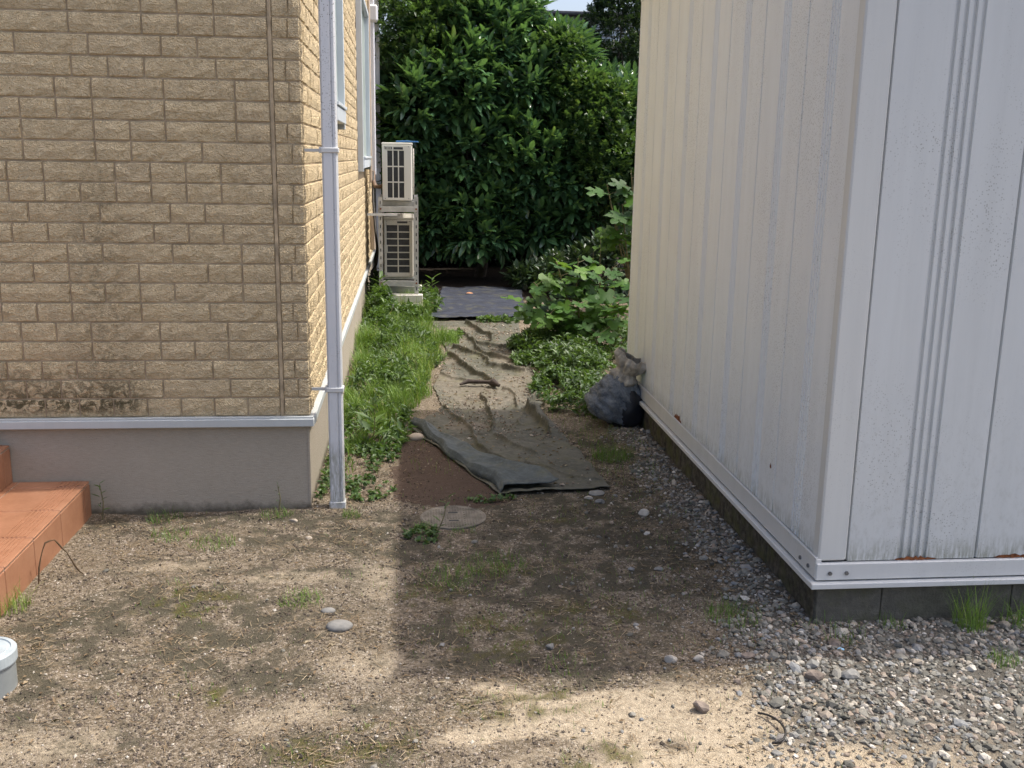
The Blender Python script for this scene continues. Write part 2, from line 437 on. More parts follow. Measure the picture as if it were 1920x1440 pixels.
def build_ground():
    xs = np.concatenate([-np.geomspace(80, 2.2, 26), np.arange(-2.1, 2.75, 0.022), np.geomspace(2.8, 80, 26)])
    ys = np.concatenate([-np.geomspace(60, 1.0, 14), np.linspace(-0.8, 2.1, 14), np.arange(2.15, 6.2, 0.022), np.arange(6.25, 13, 0.07), np.geomspace(13.1, 120, 26)])
    X, Y = np.meshgrid(xs, ys); x = X.ravel(); y = Y.ravel()
    z = gz(x, y) + (fbm(x * 40, y * 40, 31, 3) - 0.5) * 0.008 * (1 - sand_mask(x, y) * 0.6)
    nx, ny = len(xs), len(ys)
    i = np.arange(ny - 1)[:, None] * nx + np.arange(nx - 1)[None, :]; i = i.ravel()
    F = np.stack([i, i + 1, i + nx + 1, i + nx], 1)
    t = NT('bare_earth'); p = t.pos(); Y_ = t.xyz()[1]
    n1 = t.noise(p, 240, 4, 0.7); n2 = t.noise(p, 45, 6, 0.7); n3 = t.noise(p, 4, 5, 0.6)
    v = t.vor(p, 170); vc = t.n('SeparateColor', i={0: v.outputs[1]}).outputs[0]
    grit = t.ramp(vc, [(0.0, (0.09, 0.072, 0.05)), (0.4, (0.18, 0.148, 0.107)), (0.75, (0.29, 0.243, 0.187)), (1.0, (0.42, 0.37, 0.30))])
    grit = t.mix(t.rng(n2, 0.38, 0.62, 0, 0.75), grit, (0.095, 0.074, 0.048))
    grit = t.mix(t.rng(n3, 0.45, 0.65, 0, 0.4), grit, (0.15, 0.118, 0.078))
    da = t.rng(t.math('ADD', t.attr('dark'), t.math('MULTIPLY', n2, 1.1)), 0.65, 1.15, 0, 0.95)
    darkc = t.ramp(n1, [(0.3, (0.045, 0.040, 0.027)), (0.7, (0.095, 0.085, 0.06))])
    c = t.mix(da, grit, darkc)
    sa = t.rng(t.math('ADD', t.attr('sand'), t.math('MULTIPLY', n2, 1.2)), 0.95, 1.45, 0, 0.95)
    cr = t.vor(t.n('VectorMath', operation='ADD', i={0: p, 1: t.n('VectorMath', operation='SCALE', i={0: t.n('TexNoise', i={'Vector': p, 'Scale': 14.0, 'Detail': 4.0}).outputs[1], 3: 0.05}).outputs[0]}).outputs[0], 13, 'DISTANCE_TO_EDGE').outputs[0]
    crk = t.math('MULTIPLY', t.rng(cr, 0.0, 0.035, 1, 0), t.rng(n3, 0.45, 0.6, 0, 1))
    sandc = t.ramp(n2, [(0.3, (0.32, 0.26, 0.18)), (0.7, (0.48, 0.405, 0.30))])
    sandc = t.mix(t.math('MULTIPLY', crk, 0.35), sandc, (0.22, 0.15, 0.09))
    c = t.mix(sa, c, sandc)
    so_ = t.rng(t.attr('soil'), 0.3, 0.8, 0, 0.9)
    c = t.mix(so_, c, t.ramp(n1, [(0.3, (0.045, 0.030, 0.023)), (0.7, (0.10, 0.068, 0.052))]))
    mo = t.rng(t.math('ADD', t.attr('moss'), t.math('MULTIPLY', n2, 1.0)), 0.75, 1.5, 0, 0.8)
    c = t.mix(mo, c, t.ramp(n2, [(0.3, (0.045, 0.046, 0.015)), (0.7, (0.115, 0.10, 0.032))]))
    c = t.mix(t.rng(Y_, 11.4, 11.7, 0, 0.85), c, (0.016, 0.013, 0.010))  # shade under the trees painted into the far ground as near-black
    ga = t.rng(t.attr('gravel'), 0.3, 0.9, 0, 0.9)
    c = t.mix(ga, c, t.ramp(n2, [(0.3, (0.06, 0.055, 0.048)), (0.7, (0.16, 0.15, 0.13))]))
    h = t.math('ADD', t.math('MULTIPLY', n2, 0.9), t.math('ADD', t.math('MULTIPLY', n1, 0.5), t.math('MULTIPLY', v.outputs[0], -0.5)))
    h = t.math('SUBTRACT', h, t.math('MULTIPLY', t.math('MULTIPLY', crk, sa), 0.4))
    t.bump(h, 0.8, 0.008)
    t.out(c, 0.95, 0.15)
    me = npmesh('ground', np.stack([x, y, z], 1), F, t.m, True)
    soil = in_poly(x + (fbm(x * 9, y * 9, 61) - 0.5) * 0.08, y, SOIL).astype(np.float32)
    soil = np.maximum(soil, (y > 11.5) * 1.0 * (x > -3))  # far ground also takes the dark soil colour, for the shade under the trees
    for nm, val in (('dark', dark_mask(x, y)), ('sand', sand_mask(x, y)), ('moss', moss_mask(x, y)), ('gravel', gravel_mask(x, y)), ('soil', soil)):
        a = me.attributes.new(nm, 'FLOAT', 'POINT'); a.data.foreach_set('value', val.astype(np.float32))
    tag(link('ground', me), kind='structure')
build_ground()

# ------------------------------------------------------------------ scatter of stones
OCT = np.array([(1, 0, 0), (-1, 0, 0), (0, 1, 0), (0, -1, 0), (0, 0, 1), (0, 0, -1)], float)
OCTF = np.array([(0, 2, 4), (2, 1, 4), (1, 3, 4), (3, 0, 4), (2, 0, 5), (1, 2, 5), (3, 1, 5), (0, 3, 5)])
_g = (1 + 5 ** 0.5) / 2
ICO = np.array([(-1, _g, 0), (1, _g, 0), (-1, -_g, 0), (1, -_g, 0), (0, -1, _g), (0, 1, _g), (0, -1, -_g), (0, 1, -_g), (_g, 0, -1), (_g, 0, 1), (-_g, 0, -1), (-_g, 0, 1)]) / 1.9
ICOF = np.array([(0, 11, 5), (0, 5, 1), (0, 1, 7), (0, 7, 10), (0, 10, 11), (1, 5, 9), (5, 11, 4), (11, 10, 2), (10, 7, 6), (7, 1, 8), (3, 9, 4), (3, 4, 2), (3, 2, 6), (3, 6, 8), (3, 8, 9), (4, 9, 5), (2, 4, 11), (6, 2, 10), (8, 6, 7), (9, 8, 1)])
def scatter(name, P, R, base, faces, mat, jit=0.28, flat=(0.45, 0.9), tint=None, sink=0.2):
    n = len(P); k = len(base)
    v = np.repeat(base[None], n, 0) * (1 + RNG.uniform(-jit, jit, (n, k, 3)))
    s = np.stack([RNG.uniform(0.8, 1.35, n), RNG.uniform(0.65, 1.0, n), RNG.uniform(*flat, n)], 1)
    v = v * s[:, None, :] * R[:, None, None]
    ti = RNG.uniform(-0.5, 0.5, n); c, s_ = np.cos(ti)[:, None], np.sin(ti)[:, None]
    v = np.stack([v[..., 0] * c - v[..., 2] * s_, v[..., 1], v[..., 0] * s_ + v[..., 2] * c], -1)
    a = RNG.uniform(0, 6.28, n); c, s_ = np.cos(a)[:, None], np.sin(a)[:, None]
    v = np.stack([v[..., 0] * c - v[..., 1] * s_, v[..., 0] * s_ + v[..., 1] * c, v[..., 2]], -1)
    Q = P.copy(); Q[:, 2] += R * (0.45 - sink)
    v = v + Q[:, None, :]
    F = (faces[None] + (np.arange(n) * k)[:, None, None]).reshape(-1, 3)
    if tint is None: tint = RNG.uniform(0, 1, n)
    me = npmesh(name, v.reshape(-1, 3), F, mat, False, np.repeat(tint, k))
    return link(name, me)
def excl(x, y):
    """true where a building, the step, the manhole or the tarp covers the ground"""
    e = (x < -0.46) & (y > 4.49)
    e |= (x > 1.41) & (y > 3.19)
    e |= (x < -1.42) & (y > 3.4)
    e |= ((x - 0.19) / 0.165) ** 2 + ((y - 4.36) / 0.16) ** 2 < 1
    return e
def over_tarp(x, y):
    return in_poly(x, y, [(0.43, 4.67), (0.98, 4.76), (0.92, 5.5), (0.84, 6.4), (0.86, 7.5), (1.05, 9.8), (0.2, 9.9), (0.25, 8.4), (0.15, 7.1), (0.15, 6.4), (0.0, 5.95)])
# crushed gravel
N = 44000
x = RNG.uniform(0.85, 2.9, N); y = 2.0 + RNG.uniform(0, 1, N) ** 1.3 * 4.3
k = (RNG.uniform(0, 1, N) < gravel_mask(x, y) * 1.0) & ~excl(x, y)
x, y = x[k], y[k]
R = np.clip(RNG.lognormal(-5.0, 0.42, len(x)), 0.0032, 0.022)
g = tag(scatter('gravel', np.stack([x, y, gz(x, y)], 1), R, ICO, ICOF, M['gravel'], 0.34, (0.4, 0.8)), 'grey crushed stone gravel heaped beside and in front of the white shed', 'gravel', kind='stuff')
# loose grit
N = 90000
x = RNG.uniform(-1.45, 1.6, N); y = 2.15 + RNG.uniform(0, 1, N) ** 1.4 * 4.2
dm = dark_mask(x, y); sm = sand_mask(x, y); so2 = in_poly(x, y, SOIL)
patch = 0.35 + 0.65 * sstep(0.38, 0.6, fbm(x * 6, y * 8, 13))
pr = patch * (1 - 0.93 * np.clip(dm * 1.25, 0, 1)) * (1 - 0.8 * sm) * (1 - 0.9 * so2) * (1 - 0.6 * moss_mask(x, y))
k = (RNG.uniform(0, 1, N) < pr) & ~excl(x, y) & ~over_tarp(x, y)
x, y = x[k], y[k]
R = np.clip(RNG.lognormal(-5.85, 0.35, len(x)), 0.0014, 0.008)
tag(scatter('loose_grit', np.stack([x, y, gz(x, y)], 1), R, OCT, OCTF, M['grit'], 0.3, (0.5, 0.9), sink=0.1), 'fine pinkish beige grit strewn over the bare earth', 'grit', kind='stuff')
N = 60000
x = RNG.uniform(-1.45, 1.6, N); y = 2.15 + RNG.uniform(0, 1, N) ** 1.4 * 3.6
k = (RNG.uniform(0, 1, N) < (0.25 + 0.75 * sstep(0.4, 0.6, fbm(x * 7, y * 9, 19))) * (1 - 0.93 * np.clip(1.6 * sand_mask(x, y), 0, 1)) * (1 - 0.5 * in_poly(x, y, SOIL))) & ~excl(x, y) & ~over_tarp(x, y)
x, y = x[k], y[k]
M['clod'] = stone_mat('soil_crumb', [(0.0, (0.045, 0.035, 0.026)), (0.6, (0.10, 0.075, 0.053)), (1.0, (0.17, 0.125, 0.088))], 0.95)
tag(scatter('soil_crumbs', np.stack([x, y, gz(x, y)], 1), np.clip(RNG.lognormal(-5.75, 0.4, len(x)), 0.0014, 0.009), OCT, OCTF, M['clod'], 0.35, (0.5, 0.9), sink=0.1), 'dark crumbs of soil strewn over the bare earth', 'soil crumbs', kind='stuff')
# scattered pebbles in the shade on the right and across the yard
N = 1500
x = RNG.uniform(-1.35, 1.3, N); y = 2.2 + RNG.uniform(0, 1, N) ** 1.2 * 3.4
k = (RNG.uniform(0, 1, N) < (0.08 + 0.8 * sstep(0.3, 1.1, x)) * (1 - 0.6 * sand_mask(x, y))) & ~excl(x, y) & ~over_tarp(x, y) & ~in_poly(x, y, SOIL)
x, y = x[k], y[k]
R = np.clip(RNG.lognormal(-4.95, 0.35, len(x)), 0.003, 0.015)
tag(scatter('scattered_pebbles', np.stack([x, y, gz(x, y)], 1), R, ICO, ICOF, M['gravel'], 0.2, (0.45, 0.8)), 'small pale pebbles scattered thinly over the shaded earth', 'pebbles', kind='stuff')

# ------------------------------------------------------------------ blades and leaves
def blades(name, P, H, W, mat, bend=0.5, tint=None, lie=0.0, seg=3):
    n = len(P)
    a = RNG.uniform(0, 6.283, n); d = np.stack([np.cos(a), np.sin(a), np.zeros(n)], 1)
    s = np.stack([-np.sin(a), np.cos(a), np.zeros(n)], 1)
    b = bend * RNG.uniform(0.2, 1.3, n)
    cur = P.copy(); V = []
    th = lie + RNG.uniform(0, 0.35, n)      # angle from vertical
    L = H / seg
    for i in range(seg + 1):
        wv = W * (1 - i / seg) ** 0.7
        if i < seg:
            V.append(cur - s * (wv / 2)[:, None]); V.append(cur + s * (wv / 2)[:, None])
        else: V.append(cur)
        th2 = np.minimum(th + b * (i + 0.5) / seg * 1.3, 2.4)
        cur = cur + (d * np.sin(th2)[:, None] + np.array([0, 0, 1.0]) * np.cos(th2)[:, None]) * L[:, None]
    V = np.stack(V, 1); k = V.shape[1]
    o = (np.arange(n) * k)[:, None]
    Q = np.concatenate([o + np.array([[2 * i, 2 * i + 1, 2 * i + 3, 2 * i + 2]]) for i in range(seg - 1)], 0)
    T = o + np.array([[k - 3, k - 2, k - 1]])
    if tint is None: tint = np.clip(RNG.normal(0.5, 0.22, n), 0, 1)
    V[..., 2] = np.maximum(V[..., 2], P[:, None, 2] - 0.001 + 0.004 * (lie > 0.5))
    return npmesh(name, V.reshape(-1, 3), [Q, T], mat, False, np.repeat(tint, k))

LEAFV = np.array([(0, 0, 0), (.22, -.36, .04), (.22, 0, -.02), (.22, .36, .04), (.55, -.5, .05), (.55, 0, -.03), (.55, .5, .05), (.84, -.27, .0), (.84, 0, -.04), (.84, .27, .0), (1, 0, -.05)])
LEAFT = np.array([(0, 1, 2), (0, 2, 3), (7, 10, 8), (8, 10, 9)])
LEAFQ = np.array([(1, 4, 5, 2), (2, 5, 6, 3), (4, 7, 8, 5), (5, 8, 9, 6)])
SMLV = np.array([(0, 0, 0), (.45, -.5, .12), (.45, .5, .12), (1, 0, -.03)]); SMLT = np.array([(0, 1, 3), (0, 3, 2)])
def norm(a): return a / (np.linalg.norm(a, axis=-1, keepdims=True) + 1e-9)
def leaf_frames(D, up=None):
    n = len(D)
    if up is None: up = np.tile([0, 0, 1.0], (n, 1))
    up = up + RNG.normal(0, 0.25, (n, 3))
    S = norm(np.cross(up, D)); N = np.cross(D, S)
    return norm(D), S, N
def leaves_np(P, D, L, W, small=False, curl=0.25, up=None):
    """returns verts (n,k,3)"""
    D, S, N = leaf_frames(D, up)
    base = SMLV if small else LEAFV
    x = base[:, 0]; y = base[:, 1]; z = base[:, 2]
    cz = z[None] * 1.0 - (curl * RNG.uniform(0, 1.6, len(P)))[:, None] * (x ** 2)[None] * 0.6
    return P[:, None] + D[:, None] * (x[None] * L[:, None])[..., None] + S[:, None] * (y[None] * W[:, None])[..., None] + N[:, None] * (cz * L[:, None])[..., None]
def leaf_stuff(name, V, mat, tint, small=False):
    n, k = V.shape[:2]; o = (np.arange(n) * k)[:, None, None]
    if small: F = [(SMLT[None] + o).reshape(-1, 3)]
    else: F = [(LEAFT[None] + o).reshape(-1, 3), (LEAFQ[None] + o).reshape(-1, 4)]
    return npmesh(name, V.reshape(-1, 3), F, mat, True, np.repeat(tint, k))

CAMP = np.array([0, 0, 1.6])
LEAF_VARIANTS = {}
def leaf_parts(parent, P, D, L, W, mat, tint, up=None, base=LEAFV, tris=LEAFT, quads=LEAFQ):
    """individual leaves as objects that share a few meshes"""
    Dn, S, N = leaf_frames(D, up)
    key = (mat.name, len(base))
    if key not in LEAF_VARIANTS:
        vs = []
        for i in range(8):
            v = base.copy().astype(float); cu = RNG.uniform(0.02, 0.4)
            v[:, 2] -= cu * v[:, 0] ** 2 * 0.6; v += RNG.normal(0, 0.012, v.shape)
            tt = (i + 0.5) / 8
            vs.append(npmesh('leaf', v, [tris, quads] if quads is not None else [tris], mat, True, np.full(len(v), tt)))
        LEAF_VARIANTS[key] = vs
    vs = LEAF_VARIANTS[key]
    for i in range(len(P)):
        me = vs[min(7, int(tint[i] * 8))]
        o = bpy.data.objects.new('leaf', me); COL.objects.link(o); o.parent = parent
        mm = Matrix(((Dn[i][0] * L[i], S[i][0] * W[i], N[i][0] * L[i], P[i][0]), (Dn[i][1] * L[i], S[i][1] * W[i], N[i][1] * L[i], P[i][1]), (Dn[i][2] * L[i], S[i][2] * W[i], N[i][2] * L[i], P[i][2]), (0, 0, 0, 1)))
        pl = parent.location
        mm.translation = Vector(mm.translation) - pl
        o.matrix_basis = mm

def crown_shoots(lobes, n, upbias=0.35, depth=0.35):
    """sample shoot positions in the outer shell of a union of ellipsoids, keep those not deep inside"""
    L = np.array(lobes, float)
    area = (L[:, 3] * L[:, 4] * L[:, 5]) ** (2 / 3)
    idx = RNG.choice(len(L), n, p=area / area.sum())
    u = norm(RNG.normal(0, 1, (n, 3)))
    r = 1 - RNG.uniform(0, 1, n) ** 2 * depth
    c = L[idx, :3]; s = L[idx, 3:6]
    P = c + u * s * r[:, None]
    inside = np.zeros(n)
    for l in L:
        d = np.sqrt((((P - l[:3]) / l[3:6]) ** 2).sum(1)); inside = np.maximum(inside, (d < 0.62))
    O = norm(u / s)
    keep = inside < 0.5
    P, O = P[keep], O[keep]
    D = norm(O + np.array([0, 0, upbias]) + RNG.normal(0, 0.25, P.shape))
    return P, D, O
def whorl(P, D, k, Lr, Wr, spread=(0.5, 1.25), droop=0.0, tint=(0.45, 0.2)):
    n = len(P)
    a = norm(np.cross(D, RNG.normal(0, 1, D.shape))); b = np.cross(D, a)
    PP = []; DD = []
    ph = RNG.uniform(0, 6.28, n)
    ts = RNG.normal(tint[0], tint[1], n)
    TT = []
    for i in range(k):
        t = ph + i * 2.4; sp = RNG.uniform(*spread, n) * (0.45 + 0.75 * i / k)
        d = D * np.cos(sp)[:, None] + (a * np.cos(t)[:, None] + b * np.sin(t)[:, None]) * np.sin(sp)[:, None]
        d[:, 2] -= droop
        PP.append(P - D * (0.02 * i * (Lr[1] / 0.16))); DD.append(norm(d)); TT.append(ts - 0.04 * i + RNG.normal(0, 0.08, n))
    PP = np.concatenate(PP); DD = np.concatenate(DD); T = np.clip(np.concatenate(TT), 0, 1)
    m_ = len(PP)
    L = RNG.uniform(*Lr, m_); W = L * RNG.uniform(*Wr, m_)
    return PP, DD, L, W, T

def tree(name, label, cat, base, lobes, shoots, k, Lr, Wr, mat, trunk, nparts=300, upbias=0.35, small=False, tint=(0.45, 0.2), group=None, depth=0.35, droop=0.0):
    root = empty(name, base); tag(root, label, cat, group)
    P, D, O = crown_shoots(lobes, shoots, upbias, depth)
    PP, DD, L, W, T = whorl(P, D, k, Lr, Wr, tint=tint, droop=droop)
    ok = PP[:, 2] > 0.03
    PP, DD, L, W, T = PP[ok], DD[ok], L[ok], W[ok], T[ok]
    if nparts:
        dist = np.linalg.norm(PP - CAMP, axis=1) / L + RNG.uniform(0, 6, len(PP))
        # rank by apparent size among leaves in front of the view
        sel = np.argsort(dist)[:nparts]
        leaf_parts(root, PP[sel], DD[sel], L[sel], W[sel], mat, T[sel])
        rest = np.ones(len(PP), bool); rest[sel] = False
    else: rest = np.ones(len(PP), bool)
    V = leaves_np(PP[rest], DD[rest], L[rest], W[rest], small)
    V = V - np.array(base)
    o = link('crown', leaf_stuff('crown', V, mat, T[rest], small), root); o['kind'] = 'stuff'
    mb = MB()
    for pts, r in trunk: mb.tube([Vector(p) - Vector(base) for p in pts], r, 7)
    mb.build('trunk', M['bark'], root)
    return root

def limbs(base, lobes, r0, n=7, h0=0.45):
    b = Vector(base); out = []
    cs = [Vector(l[:3]) for l in lobes]
    c0 = sum(cs, Vector()) / len(cs)
    fork = b + Vector(((c0.x - b.x) * 0.2, (c0.y - b.y) * 0.2, h0))
    out.append(([b - Vector((0, 0, 0.03)), b.lerp(fork, 0.5) + Vector((0.02, 0.01, 0)), fork], [r0 * 1.25, r0, r0 * 0.85]))
    for i in range(min(n, len(cs))):
        e = cs[i]; mid = fork.lerp(e, 0.5) + Vector((random.uniform(-.1, .1), random.uniform(-.1, .1), 0.08))
        out.append(([fork, mid, e], [r0 * 0.6, r0 * 0.38, r0 * 0.15]))
    return out
# ------------------------------------------------------------------ house
CS = 0.0851        # course spacing
Z0 = 0.456         # bottom of the first course
house = empty('house', (-0.46, 4.5, 0)); tag(house, 'beige split-face brick clad house with rendered base and white downpipes', 'house')
HB = Vector(house.location)
def hb(mb, name, mat): 
    for i, v in enumerate(mb.v): mb.v[i] = tuple(Vector(v) - HB)
    return mb.build(name, mat, house)
mb = MB(); mb.box(-6.5, -0.455, 4.497, 13.6, 0.43, 5.5); hb(mb, 'wall', M['mortar'])
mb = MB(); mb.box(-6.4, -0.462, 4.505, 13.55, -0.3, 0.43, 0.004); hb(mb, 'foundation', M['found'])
# base flashing: front and side
mb = MB(); mb.box(-6.5, -0.432, 4.468, 4.498, 0.407, 0.444, 0.003); mb.box(-6.5, -0.436, 4.474, 4.498, 0.444, 0.452, 0.001); hb(mb, 'flashing', M['flash'])
mb = MB(); mb.box(-0.461, -0.428, 4.5, 13.6, 0.411, 0.449, 0.003); hb(mb, 'flashing', M['flash'])
# corner bead of the render
mb = MB(); mb.box(-0.468, -0.457, 4.5, 4.511, -0.05, 0.405, 0.002); hb(mb, 'corner_bead', M['found'])
mb = MB(); mb.box(-0.5805, -0.5645, 4.4895, 4.5, 0.452, 5.5, 0.003); hb(mb, 'caulk_joint', M['caulk'])
mb = MB(); mb.box(-7.0, -0.05, 4.15, 14.0, 5.5, 5.62)
mb.add([(-7.0, 4.15, 5.62), (-0.05, 4.15, 5.62), (-0.05, 14, 5.62), (-7.0, 14, 5.62), (-3.5, 4.15, 7.2), (-3.5, 14, 7.2)], [(0, 1, 4), (1, 2, 5, 4), (2, 3, 5), (3, 0, 4, 5)])
hb(mb, 'roof', M['gap'])

def brick_mesh(Lx, seed, h=0.0785, dep=0.0105, nx=None):
    r = np.random.default_rng(seed)
    nx = nx or (9 if Lx > 0.2 else 6); nz = 5
    us = np.concatenate([[0], np.linspace(0.004, Lx - 0.004, nx - 2), [Lx]]); vs = np.concatenate([[0], np.linspace(0.004, h - 0.004, nz - 2), [h]])
    V = []
    for j in range(nz):
        for i in range(nx):
            edge = i in (0, nx - 1) or j in (0, nz - 1)
            d = 0.0 if edge else dep * (0.45 + r.uniform(-0.25, 0.5) + (0.25 if j == 2 else 0) - (0.12 if j == 1 else 0))
            jx = 0 if edge or i in (1, nx - 2) else r.uniform(-0.008, 0.008); jz = 0 if edge or j != 2 else r.uniform(-0.014, 0.010)
            V.append((us[i] + jx, -d, vs[j] + jz))
    F = [(j * nx + i, j * nx + i + 1, (j + 1) * nx + i + 1, (j + 1) * nx + i) for j in range(nz - 1) for i in range(nx - 1)]
    return np.array(V), F
LONG, SHORT = 0.290, 0.145
JT = 0.006
BM = {}
def bmesh_for(Lx):
    key = round(Lx, 3)
    if key not in BM:
        ms = []
        for s_ in range(9 if key in (round(LONG - JT, 3), round(SHORT - JT, 3)) else 3):
            V, F = brick_mesh(Lx, s_ * 13 + int(key * 1000)); me = bpy.data.meshes.new('brick'); me.from_pydata(V.tolist(), [], F); me.materials.append(M['brick'])
            me.polygons.foreach_set('use_smooth', [False] * len(F)); me.update(); ms.append((me, V, F))
        BM[key] = ms
    return random.choice(BM[key])
bricks = []          # (x, y, z, rotated, length)
rb = random.Random(5)
nrow = 58
for r in range(nrow):
    z = Z0 + r * CS
    # corner piece, right of the caulking joint
    if r % 3 == 0: bricks.append((-0.563, 4.497, z, 0, 0.563 - 0.449))
    else:
        sp = rb.choice([0.045, 0.05, 0.062]) ; bricks.append((-0.563, 4.497, z, 0, 0.118 - sp - 0.006)); bricks.append((-0.449 - sp, 4.497, z, 0, sp))
    # main field leftwards from the joint
    x = -0.582
    first = [SHORT, SHORT, LONG, LONG * 0.75, LONG, SHORT * 1.5][(r * 5 + (r // 4)) % 6]
    ln = first; cnt = 0
    while x > -6.3:
        bricks.append((x - ln + JT, 4.497, z, 0, ln - JT)); x -= ln
        if cnt >= 2: ln = SHORT; cnt = 0
        else:
            ln = LONG if rb.random() < 0.55 else SHORT; cnt = cnt + 1 if ln == LONG else 0
    # side wall
    y = 4.50
    ln = 0.12
    while y < 13.3:
        bricks.append((-0.455, y, z, 1, ln - JT)); y += ln
        ln = LONG if rb.random() < 0.55 else SHORT
# leave the window openings of the side wall free
WINS = [(5.86, 6.72, 1.76, 2.95), (9.30, 11.0, 1.46, 3.02)]
def keepb(b):
    if b[3] == 1:
        for y0, y1, z0, z1 in WINS:
            if b[1] + b[4] > y0 - 0.02 and b[1] < y1 + 0.02 and b[2] + 0.0765 > z0 - 0.01 and b[2] < z1: return False
    return True
bricks = [b for b in bricks if keepb(b)]
def vis_key(b):
    x, y, z, rot, ln = b
    if rot == 0 and (x < -1.98 or z > 2.26): return 99
    if rot == 1 and (z > 1.62 + (y) * 0.158): return 99
    return y if rot == 0 else 4.5 + (y - 4.4) * 1.6
bricks.sort(key=vis_key)
sv = []; sf = []; 
for i, (x, y, z, rot, ln) in enumerate(bricks):
    me, V, F = bmesh_for(ln)
    if i < 300:
        o = bpy.data.objects.new('brick', me); COL.objects.link(o); o.parent = house
        o.location = Vector((x, y, z)) - HB
        if rot: o.rotation_euler.z = math.pi / 2
    else:
        W_ = V if not rot else np.stack([-V[:, 1], V[:, 0], V[:, 2]], 1)
        o_ = len(sv) ; sv.extend((W_ + np.array([x, y, z]) - np.array(HB)).tolist()); sf.extend([tuple(k_ + o_ for k_ in f) for f in F])
me = bpy.data.meshes.new('brick_cladding'); me.from_pydata(sv, [], sf); me.materials.append(M['brick']); me.update()
o = link('brick_cladding', me, house); o['kind'] = 'stuff'

def window(y0, y1, z0, z1, x=-0.455):
    w_ = 0.045; px = x + 0.055
    mb = MB()
    mb.box(x, px, y0, y0 + w_, z0, z1, 0.003); mb.box(x, px, y1 - w_, y1, z0, z1, 0.003)
    mb.box(x, px, y0 + w_, y1 - w_, z1 - w_, z1, 0.003)
    wn = hb(mb, 'window', M['frame'])
    def sub(mb, nm, mat):
        for i, v in enumerate(mb.v): mb.v[i] = tuple(Vector(v) - HB)
        mb.build(nm, mat, wn)
    mb = MB(); mb.box(x + 0.002, x + 0.014, y0 + w_, y1 - w_, z0 + 0.11, z1 - w_); sub(mb, 'pane', M['pane'])
    mb = MB(); mb.box(x, px + 0.008, y0 + w_, y1 - w_, z0 + 0.03, z0 + 0.11, 0.004); mb.box(x, px + 0.016, y0 + w_, y1 - w_, z0 + 0.115, z0 + 0.135, 0.002); sub(mb, 'sill', M['frame'])
    mb = MB(); mb.box(x, x + 0.006, y0 - 0.014, y0 - 0.001, z0 - 0.01, z1 + 0.01); mb.box(x, x + 0.006, y0, y1, z0 - 0.012, z0 - 0.002); sub(mb, 'sealant', M['caulk'])
for wv_ in WINS: window(*wv_)

def downpipe(x0, x1, y0, y1, zt, brackets, label, mat, deco=True):
    root = empty('downpipe', ((x0 + x1) / 2, (y0 + y1) / 2, 0)); tag(root, label, 'downpipe', 'square white downpipes on the house')
    L0 = Vector(root.location)
    def b(mb, nm, mt):
        for i, v in enumerate(mb.v): mb.v[i] = tuple(Vector(v) - L0)
        mb.build(nm, mt, root)
    mb = MB(); w_ = x1 - x0
    # body with a stepped front edge profile
    mb.box(x0, x1, y0 + 0.006, y1, 0.0, zt, 0.004)
    mb.box(x0 + 0.006, x0 + w_ * 0.66, y0, y0 + 0.006, 0.0, zt, 0.002)
    mb.box(x0 + w_ * 0.74, x1 - 0.004, y0 + 0.001, y0 + 0.006, 0.0, zt, 0.002)
    b(mb, 'pipe', mat)
    mb = MB(); mb.box(x0 - 0.004, x1 + 0.004, y0 - 0.004, y1 + 0.004, -0.02, 0.035, 0.003); b(mb, 'collar', M['pipe_dirty'])
    for z in brackets:
        mb = MB(); mb.box(x0 - 0.004, x1 + 0.006, y0 - 0.005, y1 + 0.003, z, z + 0.022, 0.003)
        mb.box(-0.46, x0 - 0.002, (y0 + y1) / 2, (y0 + y1) / 2 + 0.012, z + 0.003, z + 0.016, 0.001)
        mb.box(x0 - 0.012, x0 - 0.002, y0 + 0.005, y1 - 0.005, z - 0.002, z + 0.024, 0.001)
        b(mb, 'bracket', M['white_rail'])
    return root
downpipe(-0.372, -0.306, 4.51, 4.565, 5.5, [0.555, 1.61, 2.9], 'square white downpipe at the near corner of the brick house, dirty at its foot', M['pipe_dirty'])
downpipe(-0.425, -0.355, 13.2, 13.26, 5.5, [1.45, 3.1, 2.4], 'far white downpipe at the back end of the house, behind the air conditioner units', M['pipe'])

# pipe cover duct with cap and the hoses below it
duct = empty('pipe_duct', (-0.40, 12.0, 0)); tag(duct, 'cream pipe cover with white cap running up the house wall above the outdoor units', 'pipe duct')
D0 = Vector(duct.location)
def db(mb, nm, mt):
    for i, v in enumerate(mb.v): mb.v[i] = tuple(Vector(v) - D0)
    mb.build(nm, mt, duct)
M['cream'] = simple('cream_plastic', (0.55, 0.46, 0.37), 0.5, 0.06, 4, 0.05)
mb = MB(); mb.box(-0.443, -0.375, 12.0, 12.06, 1.38, 3.12, 0.012); db(mb, 'cover', M['pipe'])
mb = MB(); mb.box(-0.443, -0.415, 11.8, 11.86, 1.3, 4.4, 0.006); db(mb, 'cover', M['cream'])
mb = MB(); mb.box(-0.45, -0.335, 11.96, 12.10, 3.06, 3.24, 0.02); db(mb, 'cap', M['pipe'])
mb = MB(); mb.box(-0.443, -0.375, 12.02, 12.08, 3.2, 5.3, 0.012); db(mb, 'cover', M['pipe'])
mb = MB(); mb.box(-0.443, -0.385, 11.7, 11.76, 0.55, 0.95, 0.012); db(mb, 'cover', M['cream'])

